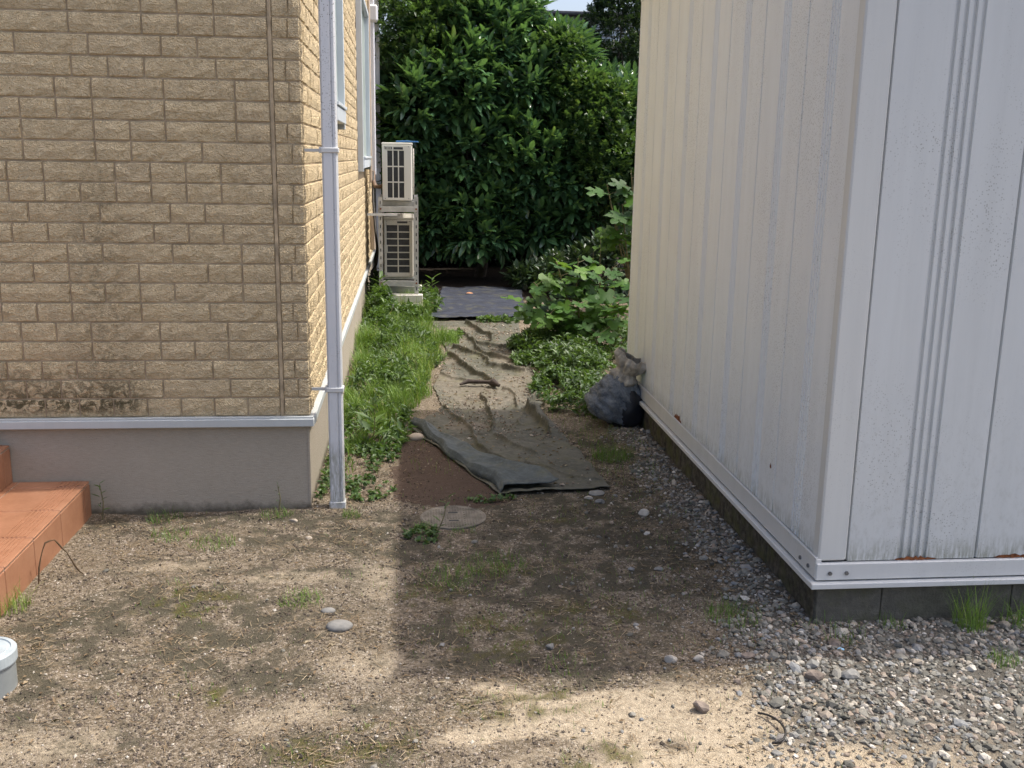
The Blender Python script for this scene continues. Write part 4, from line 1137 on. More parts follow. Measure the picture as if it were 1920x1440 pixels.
def sheet(name, L, R, y0, y1, nu, nv, h0, mat, label, cat, ridges=True, rag=0.02):
    v = np.linspace(0, 1, nv); 
    U, Vv = np.meshgrid(np.linspace(0, 1, nu), v)
    Y = y0 + (y1 - y0) * Vv
    xl = interp_edge(L, Y) + (fbm(Y * 6, Y * 0, 4) - 0.5) * rag * 2; xr = interp_edge(R, Y) + (fbm(Y * 6, Y * 0 + 9, 6) - 0.5) * rag * 2
    X = xl + (xr - xl) * U
    Y = Y + (0.06 * (U - 0.5) if name == 'weed_sheet' else (fbm(U * 5, U * 0, 2) - 0.5) * 0.1 * (np.abs(Vv - 0.5) > 0.46))
    x, y = X.ravel(), Y.ravel()
    z = gz(x, y) + h0 + (fbm(x * 5, y * 3.5, 21) - 0.5) * 0.020 + (fbm(x * 14, y * 9, 22) - 0.5) * 0.010
    if ridges: z = z + ridge_h(x, y) * 1.0
    fr = np.exp(-((y - y0) / 0.05) ** 2) * (0.012 + 0.02 * sstep(0.5, 0.9, fbm(x * 6, x * 0, 12)))
    z = z + fr
    Vt = np.stack([x, y, z], 1); n = len(Vt)
    i = (np.arange(nv - 1)[:, None] * nu + np.arange(nu - 1)[None]).ravel()
    F = np.stack([i, i + 1, i + nu + 1, i + nu], 1)
    # underside and edges for a real thickness
    Vb = Vt.copy(); Vb[:, 2] -= 0.0035
    Fb = F[:, ::-1] + n
    bd = np.concatenate([np.arange(nu), np.arange(1, nv) * nu + nu - 1, (nv - 1) * nu + np.arange(nu - 2, -1, -1), np.arange(nv - 2, 0, -1) * nu])
    b2_ = np.roll(bd, -1); Fe = np.stack([bd, bd + n, b2_ + n, b2_], 1)
    me = npmesh(name, np.concatenate([Vt, Vb]), [np.concatenate([F, Fb, Fe])], mat, True)
    dirt = 0
    for b in ((0.45, 6.75, 0.28, 0.42), (0.75, 7.0, 0.15, 0.5), (0.78, 7.9, 0.14, 0.3), (0.33, 8.0, 0.10, 0.25), (0.25, 7.2, 0.10, 0.3), (0.38, 8.9, 0.12, 0.25), (0.93, 7.3, 0.15, 0.4), (0.62, 6.6, 0.2, 0.12), (0.5, 9.5, 0.2, 0.12), (0.35, 5.9, 0.12, 0.12)):
        dirt = np.maximum(dirt, blob(x, y, *b, 0.6) * 0.75)
    a = me.attributes.new('dirt', 'FLOAT', 'POINT'); a.data.foreach_set('value', np.concatenate([dirt, dirt]).astype(np.float32))
    return me
TL = [(0.437, 4.67), (0.30, 5.08), (0.14, 5.55), (0.01, 5.95), (0.10, 6.15), (0.20, 6.45), (0.17, 7.1), (0.26, 7.8), (0.30, 8.4), (0.27, 9.2), (0.21, 10.0)]
TR = [(0.985, 4.67), (0.96, 5.1), (0.915, 5.5), (0.87, 6.1), (0.85, 6.45), (0.90, 7.2), (0.96, 7.9), (0.98, 8.6), (1.04, 9.4), (1.09, 10.0)]
tp = empty('weed_sheet', (0.5, 6.0, 0)); tag(tp, 'long weathered olive-grey weed sheet with creases running up the path', 'tarp')
T1 = Vector(tp.location)
me = sheet('weed_sheet', TL, TR, 4.69, 9.98, 190, 1000, 0.012, M['tarp'], '', '')
o = link('sheet', me, tp, -T1)
# folded-back corner: rolled edge and blue-grey underside
A0 = Vector((0.0, 5.97, 0)); A1 = Vector((0.437, 4.665, 0))
dA = (A1 - A0); inn = Vector((-dA.y, dA.x, 0)).normalized()   # points towards +x +y
if inn.x < 0: inn = -inn
ns, nc = 70, 22
V = []; 
for i in range(ns + 1):
    s_ = i / ns
    p = A0.lerp(A1, s_) + inn * (0.012 * math.sin(s_ * 9) + 0.01 * math.sin(s_ * 23))
    r = 0.015 + 0.005 * math.sin(s_ * 7 + 1) + 0.004 * math.sin(s_ * 17)
    wdt = 0.03 + 0.27 * s_ ** 1.25
    g0 = float(gz(np.array([p.x]), np.array([p.y]))[0])
    for j in range(nc + 1):
        t = j / nc
        if t < 0.45:
            a_ = -math.pi / 2 - t / 0.45 * math.pi
            q = p + inn * (r + r * math.cos(a_)) ; z = g0 + 0.006 + r + r * math.sin(a_)
        else:
            k_ = (t - 0.45) / 0.55
            q = p + inn * (r + wdt * k_); 
            z = g0 + 0.014 + 2 * r - (r * 1.2) * min(1, k_ * 2.0) + 0.010 + 0.005 * math.sin(k_ * 9 + s_ * 15) * k_ + 0.004 * math.sin(k_ * 3 - s_ * 31) + 0.020 * max(0, k_ - 0.80) / 0.2 * (0.1 + s_ ** 3)
        V.append((q.x, q.y, z + 0.003 * math.sin(s_ * 40 + t * 9)))
F = []
for i in range(ns):
    for j in range(nc):
        a_ = i * (nc + 1) + j; F.append((a_, a_ + 1, a_ + nc + 2, a_ + nc + 1))
n0 = len(V); me = bpy.data.meshes.new('folded_flap'); me.from_pydata(V, [], F); me.materials.append(M['tarp_back'])
me.polygons.foreach_set('use_smooth', [True] * len(F)); me.update()
o = link('folded_flap', me, tp, -T1); sm_ = o.modifiers.new('thick', 'SOLIDIFY'); sm_.thickness = 0.004
# rolled fold at the right edge
mb = MB(); pts = [(0.86, 6.50, 0.03), (0.80, 6.36, 0.05), (0.79, 6.20, 0.045), (0.82, 6.02, 0.03), (0.87, 5.8, 0.012)]
mb.tube(pts, [0.020, 0.040, 0.042, 0.034, 0.012], 11)
mb.v = [(a_, b_, 0.6 * c_ + 0.004 * math.sin(a_ * 60 + b_ * 45)) for a_, b_, c_ in mb.v]; mb.build('rolled_edge', M['tarp'], tp, -T1)
# torn dark scrap lying on the sheet
M['scrap'] = simple('dark_brown_scrap', (0.06, 0.045, 0.038), 0.8, 0.3, 30, 0.5, 90)
mb = MB(); mb.tube([(0.35, 6.99, 0.032), (0.41, 7.03, 0.045), (0.48, 7.01, 0.045), (0.55, 7.00, 0.045), (0.585, 6.96, 0.05), (0.62, 6.90, 0.042)], [0.008, 0.018, 0.015, 0.013, 0.030, 0.010], 7)
tag(mb.build('torn_scrap', M['scrap']), 'dark curled torn scrap lying across the middle of the weed sheet', 'scrap')

BL = [(0.12, 9.85), (0.20, 10.6), (0.34, 11.6), (0.40, 12.6)]
BR = [(1.15, 9.85), (1.2, 10.6), (1.3, 11.6), (1.4, 12.6)]
me = sheet('dark_sheet', BL, BR, 10.03, 12.6, 60, 110, 0.03, M['tarp_dark'], '', '', False)
tag(link('dark_sheet', me), 'dark blue-black sheet at the far end of the path under the trees', 'tarp')

# debris blown onto the sheet
x = RNG.uniform(0.05, 1.05, 9000); y = 4.75 + RNG.uniform(0, 1, 9000) * 5.1
k_ = over_tarp(x, y) & (RNG.uniform(0, 1, 9000) < 0.12 + 0.88 * sstep(0.48, 0.62, fbm(x * 7, y * 4, 65)) * (y > 5.6)); x, y = x[k_], y[k_]
zz_ = gz(x, y) + 0.013 + (fbm(x * 5, y * 3.5, 21) - 0.5) * 0.020 + (fbm(x * 14, y * 9, 22) - 0.5) * 0.010 + ridge_h(x, y)
tag(scatter('sheet_debris', np.stack([x, y, zz_], 1), np.clip(RNG.lognormal(-5.3, 0.4, len(x)), 0.002, 0.012), OCT, OCTF, M['grit'], 0.35, (0.4, 0.8), sink=0.1), 'sandy crumbs and small grit washed onto the weed sheet', 'debris', kind='stuff')
n = 700; x = RNG.uniform(0.1, 1.0, n); y = 4.8 + RNG.uniform(0, 1, n) * 4.9; k_ = over_tarp(x, y); x, y = x[k_], y[k_]; n = len(x)
zz_ = gz(x, y) + 0.016 + (fbm(x * 5, y * 3.5, 21) - 0.5) * 0.020 + (fbm(x * 14, y * 9, 22) - 0.5) * 0.010 + ridge_h(x, y)
V = leaves_np(np.stack([x, y, zz_], 1), norm(np.stack([RNG.normal(0, 1, n), RNG.normal(0, 1, n), RNG.uniform(0, 0.2, n)], 1)), RNG.uniform(0.012, 0.035, n), RNG.uniform(0.005, 0.014, n), True)
tag(link('fallen_leaves', leaf_stuff('fallen_leaves', V, M['straw'], np.clip(RNG.normal(0.35, 0.25, n), 0, 1), True)), 'small dry brown leaves fallen on the weed sheet', 'fallen leaves', kind='stuff')

# ------------------------------------------------------------------ sack
bag = empty('sack', (1.235, 5.98, 0)); tag(bag, 'dusty blue-grey sack with a bunched beige neck leaning on the shed base', 'sack')
def bag_mat():
    t = NT('dusty_blue_sack'); p = t.pos()
    n = t.noise(p, 18, 6, 0.75); n2 = t.noise(p, 70, 4, 0.7)
    c = t.ramp(n, [(0.3, (0.045, 0.055, 0.07)), (0.5, (0.13, 0.15, 0.17)), (0.75, (0.27, 0.29, 0.31))])
    c = t.mix(t.rng(n2, 0.5, 0.72, 0, 0.6), c, (0.26, 0.29, 0.31))
    t.bump(t.math('ADD', n, t.math('MULTIPLY', n2, 0.4)), 0.7, 0.010)
    return t.out(c, 0.62, 0.4)
M['sack'] = bag_mat()
M['sack_neck'] = simple('beige_woven_plastic', (0.40, 0.37, 0.31), 0.7, 0.25, 24, 0.5, 70)
M['sack_black'] = simple('near_black', (0.018, 0.02, 0.026), 0.45, 0.2, 20, 0.4, 50)
def lumpy(prof, n, seed, crease=None, amp=0.05, squash=0.85, ripple=0.0):
    V = []; F = []
    for j, (r, z) in enumerate(prof):
        for i in range(n):
            t = 2 * math.pi * i / n
            k_ = 1 + amp * math.sin(3 * t + seed + z * 9) + amp * 0.6 * math.sin(7 * t + seed * 2 - z * 25) + ripple * math.sin(11 * t + seed + z * 8) + ripple * 0.7 * math.sin(17 * t - z * 20)
            V.append((r * k_ * math.cos(t), r * k_ * squash * math.sin(t), z + 0.012 * math.sin(2 * t + seed) * (z > 0.02) + ripple * 0.05 * math.sin(9 * t) * (j > len(prof) - 4)))
    m_ = len(prof)
    for j in range(m_ - 1):
        for i in range(n): F.append((j * n + i, j * n + (i + 1) % n, (j + 1) * n + (i + 1) % n, (j + 1) * n + i))
    return V, F
def smooth_prof(p, k_=5):
    out = []
    for (a_, b_) in zip(p[:-1], p[1:]):
        for q in range(k_):
            t = q / k_; out.append((a_[0] + (b_[0] - a_[0]) * t, a_[1] + (b_[1] - a_[1]) * t))
    out.append(p[-1]); return out
lean = Matrix.Rotation(math.radians(24), 4, Vector((0.25, 1, 0)).normalized())
prof = smooth_prof([(0.02, -0.005), (0.125, 0.0), (0.168, 0.04), (0.178, 0.10), (0.170, 0.16), (0.145, 0.215), (0.105, 0.25), (0.075, 0.272)], 4)
for i, (r, z) in enumerate(prof):
    if abs(z - 0.095) < 0.009 or abs(z - 0.175) < 0.009: prof[i] = (r - 0.012, z)
V, F = lumpy(prof, 72, 1.3, amp=0.03)
cr_ = np.array(V); fa = fbm(cr_[:, 2] * 22 + np.arctan2(cr_[:, 1], cr_[:, 0]) * 1.6, cr_[:, 0] * 9 + cr_[:, 2] * 8, 7, 3); fb = np.abs(fa - 0.5) * 2; k3 = 1 - 0.20 * (1 - np.clip(fb * 3, 0, 1)) ; cr_[:, 0] *= k3; cr_[:, 1] *= k3; cr_[:, 0] = np.where(cr_[:, 2] < 0.09, cr_[:, 0] * 1.06, cr_[:, 0]); V = cr_.tolist()
V = [lean @ Vector(v) + Vector((-0.035, 0, 0.045)) for v in V]
mb = MB(); mb.add(V, F, True); mb.build('body', M['sack'], bag)
V, F = lumpy(smooth_prof([(0.078, 0.262), (0.085, 0.285), (0.062, 0.305), (0.058, 0.325), (0.085, 0.355), (0.110, 0.395), (0.095, 0.43)], 4), 60, 2.2, amp=0.13, ripple=0.09)
V = [lean @ Vector(v) + Vector((-0.05, 0, 0.04)) for v in V]
mb = MB(); mb.add(V, F, True); o = mb.build('neck', M['sack_neck'], bag); sm_ = o.modifiers.new('thick', 'SOLIDIFY'); sm_.thickness = 0.003
V, F = lumpy(smooth_prof([(0.05, -0.01), (0.11, 0.03), (0.125, 0.10), (0.11, 0.17), (0.07, 0.22)], 3), 40, 4.2, amp=0.05)
V = [Vector(v) * 1.0 + Vector((0.080, -0.035, 0.0)) for v in V]
mb = MB(); mb.add(V, F, True); mb.build('black_side', M['sack_black'], bag)  # near-black lump at the lower right of the sack

# ------------------------------------------------------------------ wire on the ground, litter
mb = MB(); c_ = (0.95, 2.50)
pts = []
for i in range(14):
    t = i / 13; a_ = -1.9 + t * 3.0
    pts.append((1.02 + 0.055 * math.cos(a_) - 0.03 * t, 2.545 + 0.085 * math.sin(a_), 0.012 + 0.012 * math.sin(t * 3.1)))
mb.tube(pts, 0.0035, 6); tag(mb.build('wire', M['hose_black']), 'short curved dark piece of wire lying on the pale dry mud', 'wire')

def litter(n, xr, yr, H, W, dens, tint=(0.5, 0.25), bend=0.7):
    x = RNG.uniform(*xr, n); y = yr[0] + RNG.uniform(0, 1, n) ** 1.2 * (yr[1] - yr[0])
    k_ = (RNG.uniform(0, 1, n) < dens(x, y)) & ~excl(x, y) & ~over_tarp(x, y)
    x, y = x[k_], y[k_]; m_ = len(x)
    return np.stack([x, y, gz(x, y) + 0.003], 1), RNG.uniform(*H, m_), RNG.uniform(*W, m_), np.clip(RNG.normal(*tint, m_), 0, 1)
def dens_l(x, y):
    d = 0.12 + 0.88 * sstep(0.48, 0.64, fbm(x * 4, y * 5, 71))
    return d * (1 - 0.7 * sand_mask(x, y)) * (1 - 0.9 * in_poly(x, y, SOIL)) * (1 - 0.65 * gravel_mask(x, y))
P, H_, W_, T_ = litter(21000, (-1.45, 1.5), (2.15, 5.4), (0.012, 0.075), (0.0013, 0.0034), dens_l, (0.55, 0.28))
me = blades('dry_litter', P, H_, W_, M['straw'], 0.9, T_, lie=1.35)
tag(link('dry_litter', me), 'brown dry grass stalks and straw scattered over the earth', 'dry grass', kind='stuff')
# crumbled leaf pieces
x = RNG.uniform(-1.45, 1.4, 5000); y = 2.2 + RNG.uniform(0, 1, 5000) ** 1.1 * 3.6
k_ = (RNG.uniform(0, 1, 5000) < 0.08 + 0.5 * sstep(0.6, 1.2, x) * (y > 3) + 0.35 * sstep(0.5, 0.62, fbm(x * 3, y * 3, 5))) & ~excl(x, y) & ~over_tarp(x, y)
x, y = x[k_], y[k_]; n = len(x); D = norm(np.stack([RNG.normal(0, 1, n), RNG.normal(0, 1, n), RNG.uniform(-0.15, 0.3, n)], 1))
V = leaves_np(np.stack([x, y, gz(x, y) + 0.006], 1), D, RNG.uniform(0.008, 0.028, n), RNG.uniform(0.004, 0.012, n), True)
tag(link('leaf_litter', leaf_stuff('leaf_litter', V, M['straw'], np.clip(RNG.normal(0.4, 0.25, n), 0, 1), True)), 'crumbled brown leaf litter on the earth', 'leaf litter', kind='stuff')

# ------------------------------------------------------------------ grass
def grass_strip():
    n = 95000
    x = RNG.uniform(-0.46, 0.42, n); y = 4.75 + RNG.uniform(0, 1, n) ** 1.15 * 6.9
    edge = np.interp(y, [4.7, 5.2, 5.9, 6.4, 6.6, 7.4, 8.0, 8.6, 9.2, 10.2, 11.2, 11.7], [-0.25, -0.16, -0.06, 0.02, 0.10, 0.17, 0.31, 0.27, 0.20, 0.18, 0.22, 0.25])
    e2 = edge + (fbm(x * 8, y * 5, 91) - 0.5) * 0.16
    dens = sstep(0.02, -0.10, x - e2) * (0.10 + 0.90 * sstep(0.38, 0.56, fbm(x * 6, y * 4, 17)))
    dens = dens * sstep(4.9, 6.3, y + (fbm(x * 6, y * 6, 3) - 0.5)) 
    dens = np.maximum(dens, 0.9 * blob(x, y, 0.37, 8.85, 0.12, 0.22))
    k_ = (RNG.uniform(0, 1, n) < dens) & (x > -0.44)
    x, y = x[k_], y[k_]; m_ = len(x)
    clump = fbm(x * 9, y * 6, 128); ht = 0.72 * (0.45 + 1.3 * sstep(0.3, 0.75, clump)) * np.interp(y, [4.8, 5.8, 6.6, 8, 10, 11.6], [0.05, 0.09, 0.15, 0.19, 0.22, 0.16]) * (0.5 + fbm(x * 4, y * 3, 28)) 
    ht = ht * np.where(x > 0.22, 0.55, 1.0)
    H = ht * RNG.uniform(0.45, 1.25, m_)
    tint = np.clip(0.28 + 0.8 * (fbm(x * 4, y * 3.2, 33) - 0.3) + RNG.normal(0, 0.2, m_) + (RNG.uniform(0, 1, m_) < 0.12 * sstep(0.4, 0.6, fbm(x * 3, y * 2, 40)) + 0.03) * 0.6, 0, 1)
    me = blades('grass', np.stack([x, y, gz(x, y) - 0.003], 1), H, RNG.uniform(0.0025, 0.0065, m_), M['grass'], 0.85, tint)
    tag(link('grass', me), 'fresh green fine grass filling the strip along the house wall', 'grass', kind='stuff')
grass_strip()
def tuft(cx, cy, r, n, H, label, name='grass_tuft', tint=0.45, cat='grass tuft', bend=0.8, group='grass tufts on the earth', w=(0.0014, 0.003)):
    a_ = RNG.uniform(0, 6.28, n); q = r * np.sqrt(RNG.uniform(0, 1, n)); x = q * np.cos(a_); y = q * np.sin(a_)
    z0 = float(gz(np.array([cx]), np.array([cy]))[0])
    me = blades(name, np.stack([x, y, np.zeros(n)], 1), RNG.uniform(H * 0.35, H, n), RNG.uniform(*w, n), M['grass'], bend, np.clip(RNG.normal(tint, 0.22, n), 0, 1))
    o = link(name, me, None, (cx, cy, z0)); tag(o, label, cat, group)
tuft(1.955, 3.12, 0.055, 150, 0.22, 'tall bright green grass tuft against the front base of the shed', tint=0.65, bend=0.5)
tuft(2.16, 3.14, 0.07, 80, 0.18, 'wispy arching grass tuft at the right edge against the shed base', tint=0.45, bend=1.3)
tuft(1.93, 2.86, 0.055, 90, 0.07, 'low dark tuft growing in the gravel at the right edge', tint=0.2)
tuft(1.14, 3.24, 0.10, 170, 0.09, 'sparse green tuft in the gravel left of the shed corner', tint=0.25)
tuft(1.46, 3.10, 0.10, 60, 0.09, 'thin dark tuft at the foot of the shed corner', tint=0.2)
tuft(1.68, 3.14, 0.05, 40, 0.07, 'thin short tuft under the rust stain at the shed front', tint=0.3)
tuft(-1.42, 3.50, 0.07, 150, 0.12, 'straw-tinged grass tuft at the front corner of the tiled step', tint=0.8)
tuft(-0.40, 3.50, 0.085, 150, 0.055, 'flat olive tuft behind the smooth grey oval stone', tint=0.5, bend=1.4)
tuft(-0.82, 4.08, 0.10, 170, 0.05, 'low green tuft on the sunny earth in front of the foundation', tint=0.35, bend=1.2)
tuft(-1.02, 4.20, 0.09, 150, 0.05, 'low sparse tuft between step and the low green one', tint=0.4, bend=1.2)
tuft(0.34, 3.82, 0.13, 280, 0.055, 'widest spreading tuft in the shade past the manhole cover', tint=0.35, bend=1.0)
tuft(0.16, 3.70, 0.12, 220, 0.06, 'spreading tuft in the shade left of the widest one', tint=0.3, bend=1.0)
tuft(0.06, 4.20, 0.06, 120, 0.05, 'small green tuft at the near left rim of the manhole cover', tint=0.35, bend=1.2)
tuft(0.23, 4.20, 0.05, 60, 0.04, 'small green tuft at the near right rim of the manhole cover', tint=0.35, bend=1.2)
tuft(-0.27, 4.40, 0.045, 90, 0.06, 'small bluish green tuft in front of the near downpipe', tint=0.15)
tuft(1.10, 5.25, 0.11, 420, 0.085, 'dense dark grass tuft between the weed sheet and the sack', tint=0.25)
tuft(0.90, 6.95, 0.08, 160, 0.09, 'tuft at the right edge of the weed sheet below the fig', tint=0.45)
tuft(0.50, 2.95, 0.08, 60, 0.04, 'tiny tuft just inside the front edge of the shed shadow', tint=0.3)
tuft(-0.60, 4.40, 0.07, 110, 0.05, 'thin dark tuft along the foot of the foundation', tint=0.15)
tuft(-1.10, 4.43, 0.08, 120, 0.06, 'thin dark tuft along the foundation nearest to the step', tint=0.15)
# short moss-like grass in the shade
n = 26000
x = RNG.uniform(-1.3, 1.35, n); y = 2.2 + RNG.uniform(0, 1, n) ** 1.1 * 4.2
dn = 0.9 * moss_mask(x, y) + 0.25 * sstep(0.45, 0.6, fbm(x * 5, y * 5, 82)) * (x > 0) * (y > 3) + 0.5 * blob(x, y, 1.12, 5.4, 0.20, 0.55) + 0.3 * blob(x, y, 0.25, 3.75, 0.35, 0.22) + 0.35 * blob(x, y, 0.35, 4.62, 0.25, 0.06) + 0.05 * sstep(0.5, 0.6, fbm(x * 3, y * 3, 62))
k_ = (RNG.uniform(0, 1, n) < dn) & ~excl(x, y) & ~over_tarp(x, y); x, y = x[k_], y[k_]
me = blades('short_grass', np.stack([x, y, gz(x, y)], 1), RNG.uniform(0.010, 0.032, len(x)) * (1 + 1.4 * (y > 4.9)), RNG.uniform(0.0012, 0.0026, len(x)), M['grass'], 1.0, np.clip(RNG.normal(0.3, 0.2, len(x)), 0, 0.8))
tag(link('short_grass', me), 'sparse short dark grass sprouting through the earth', 'grass', kind='stuff')

# ------------------------------------------------------------------ weeds
def weed_patch(name, label, boxes, n, Lr, Wr, zr, mat, tint=(0.45, 0.2), cat='weeds', kind='stuff'):
    PP = []
    for (cx, cy, rx, ry, h) in boxes:
        m_ = int(n * rx * ry / sum(b[2] * b[3] for b in boxes)); a_ = RNG.uniform(0, 6.28, m_); q = np.sqrt(RNG.uniform(0, 1, m_))
        x = cx + rx * q * np.cos(a_); y = cy + ry * q * np.sin(a_)
        z = gz(x, y) + h * (1 - 0.6 * q ** 2) * RNG.uniform(0.15, 1, m_) ** 0.6 * (0.5 + fbm(x * 6, y * 5, 44))
        kk = RNG.uniform(0, 1, m_) < 0.12 + sstep(0.36, 0.58, fbm(x * 11, y * 8, 57)); PP.append(np.stack([x, y, z], 1)[kk])
    PP = np.concatenate(PP); ok = (PP[:, 0] < 1.39) & (PP[:, 0] > -0.44); ok |= (PP[:, 1] > 6.5) & (PP[:, 0] > -0.4); PP = PP[ok]
    m_ = len(PP); D = norm(RNG.normal(0, 1, (m_, 3)) * np.array([1, 1, 0.35]) + np.array([0, -0.1, 0.35]))
    P2, D2, L, W, T = whorl(PP, D, 5, Lr, Wr, tint=tint)
    V = leaves_np(P2, D2, L, W, True)
    o = link(name, leaf_stuff(name, V, mat, T, True)); tag(o, label, cat, kind=kind)
weed_patch('low_weeds', 'low leafy green weeds along the shed side behind the sack', [(1.10, 6.75, 0.26, 0.6, 0.17), (1.25, 7.5, 0.30, 0.7, 0.22), (1.22, 6.3, 0.16, 0.25, 0.12), (1.1, 8.2, 0.28, 0.6, 0.2), (1.5, 8.4, 0.5, 0.8, 0.3)], 4600, (0.02, 0.065), (0.3, 0.55), None, M['weed'])
weed_patch('wall_weeds', 'broad-leaved weeds by the foot of the steel stand', [(-0.28, 10.1, 0.14, 0.5, 0.34), (-0.3, 9.2, 0.12, 0.5, 0.25), (0.22, 10.9, 0.10, 0.45, 0.22), (0.0, 9.9, 0.2, 0.3, 0.16), (-0.35, 11.0, 0.1, 0.5, 0.45)], 1000, (0.05, 0.10), (0.25, 0.4), None, M['weed'])
weed_patch('creeping_weeds', 'small round-leaved creeping weeds on the earth around the near downpipe', [(-0.30, 5.2, 0.14, 0.45, 0.05), (-0.2, 4.75, 0.12, 0.16, 0.03), (-0.42, 5.0, 0.05, 0.45, 0.07), (0.05, 4.15, 0.08, 0.1, 0.03), (-0.12, 5.6, 0.08, 0.4, 0.05), (0.37, 4.60, 0.14, 0.03, 0.03)], 620, (0.014, 0.034), (0.5, 0.8), None, M['weed'])
weed_patch('mixed_weeds', 'leafy weeds mixed into the grass strip beside the house wall', [(-0.2, 6.0, 0.22, 0.6, 0.10), (-0.15, 7.2, 0.28, 0.8, 0.16), (-0.1, 8.6, 0.30, 0.9, 0.2), (0.1, 7.9, 0.14, 0.5, 0.15)], 1300, (0.03, 0.075), (0.2, 0.4), None, M['weed'], (0.4, 0.25))
weed_patch('path_weeds', 'small weeds sprouting between the two sheets on the path', [(0.75, 9.9, 0.12, 0.10, 0.07), (0.95, 9.9, 0.14, 0.12, 0.07), (0.42, 9.1, 0.07, 0.2, 0.07), (0.95, 8.6, 0.1, 0.2, 0.12), (0.9, 7.9, 0.1, 0.2, 0.1)], 350, (0.03, 0.06), (0.3, 0.5), None, M['weed'], (0.6, 0.2))

def leafy_stem(x, y, h, k_, label, L=(0.05, 0.09), lean_=(0.0, 0.0), mat='weed', wr=(0.2, 0.35)):
    root = empty('weed_plant', (x, y, float(gz(np.array([x]), np.array([y]))[0]))); tag(root, label, 'weed', 'single weeds standing on the ground')
    top = Vector((lean_[0], lean_[1], h)); mb = MB(); mb.tube([(0, 0, -0.01), top * 0.5 + Vector((0.01, 0, 0)), top], [0.0035, 0.003, 0.0015], 5); mb.build('stem', M['stem'], root)
    P = []; D = []
    for i in range(k_):
        t = 0.25 + 0.75 * i / max(1, k_ - 1); a_ = i * 2.4; P.append(np.array(top * t) + np.array(root.location)); D.append([math.cos(a_), math.sin(a_), 0.45 + 0.4 * t])
    P = np.array(P); D = norm(np.array(D)); Ls = RNG.uniform(*L, k_)
    leaf_parts(root, P, D, Ls, Ls * RNG.uniform(*wr, k_), M[mat], np.clip(RNG.normal(0.55, 0.15, k_), 0, 0.99))
leafy_stem(-0.22, 5.55, 0.24, 9, 'tall narrow-leaved weed standing in front of the grass strip', (0.09, 0.15), (0.02, 0))
leafy_stem(0.10, 4.13, 0.16, 6, 'thin weed with a few pointed leaves bending over the manhole cover', (0.035, 0.06), (0.06, 0.06))
leafy_stem(-1.37, 4.43, 0.17, 9, 'upright weed in the corner between step and foundation', (0.03, 0.05))
leafy_stem(-0.60, 4.45, 0.13, 7, 'thin reddish weed at the foot of the foundation', (0.012, 0.02))
leafy_stem(0.02, 7.0, 0.25, 8, 'pale broad-leaved weed rising from the green grass strip', (0.06, 0.10), (0.02, -0.02), 'weed', (0.4, 0.5))
leafy_stem(0.20, 11.1, 0.30, 14, 'leafy weed right of the plastic blocks under the stand', (0.08, 0.13), (0.05, 0))
leafy_stem(0.13, 10.75, 0.26, 14, 'leafy weed in front of the stand blocks at their right end', (0.08, 0.12), (0.0, 0))
leafy_stem(-0.30, 10.3, 0.40, 12, 'tall weed between house wall and steel stand', (0.09, 0.15), (0.0, 0))
# dry bent stalk by the step
mb = MB(); sp_ = [(-1.40 + 0.15 * t_ ** 1.3, 3.72 + 0.1 * t_, 0.165 * math.sin(math.pi * min(1, t_ * 1.12) ** 0.8) + 0.004 * math.sin(t_ * 30)) for t_ in [i / 15 for i in range(16)]]
mb.tube(sp_, [0.0028 + 0.001 * math.sin(i * 1.7) for i in range(16)], 5)
tag(mb.build('dry_stalk', M['straw']), 'dry brown stalk arching beside the tiled step', 'dry stalk')

# ------------------------------------------------------------------ fig bushes
def fig_leaf():
    # palmate outline with five lobes; unit length along x
    outl = [(0.0, 0.0), (-0.10, 0.16), (-0.02, 0.36), (0.16, 0.44), (0.24, 0.26), (0.34, 0.20), (0.46, 0.42), (0.68, 0.46), (0.62, 0.26), (0.56, 0.12), (0.74, 0.15), (0.90, 0.13), (1.0, 0.0)]
    ctr = [(0.0, 0), (0.15, 0), (0.32, 0), (0.48, 0), (0.60, 0), (0.80, 0), (1.0, 0)]
    V = [(x, 0, -0.02) for x, _ in ctr]; F = []
    mid = {0: 0, 1: 1, 2: 1, 3: 1, 4: 2, 5: 2, 6: 3, 7: 3, 8: 4, 9: 4, 10: 5, 11: 5, 12: 6}
    for sgn in (1, -1):
        idx = [0] + [len(V) + i for i in range(len(outl) - 2)] + [6]
        for (x, y) in outl[1:-1]: V.append((x, sgn * y, 0.05 * abs(y) * 2 - 0.05 * (x > 0.6)))
        for i in range(len(outl) - 1):
            a_, b_ = idx[i], idx[i + 1]; ma, mb_ = mid[i], mid[i + 1]
            fs = [(a_, b_, ma)] if ma == mb_ else [(a_, b_, mb_), (a_, mb_, ma)]
            for f in fs:
                if len(set(f)) == 3: F.append(f if sgn < 0 else f[::-1])
    return np.array(V, float), np.array(F)
FV, FF = fig_leaf()
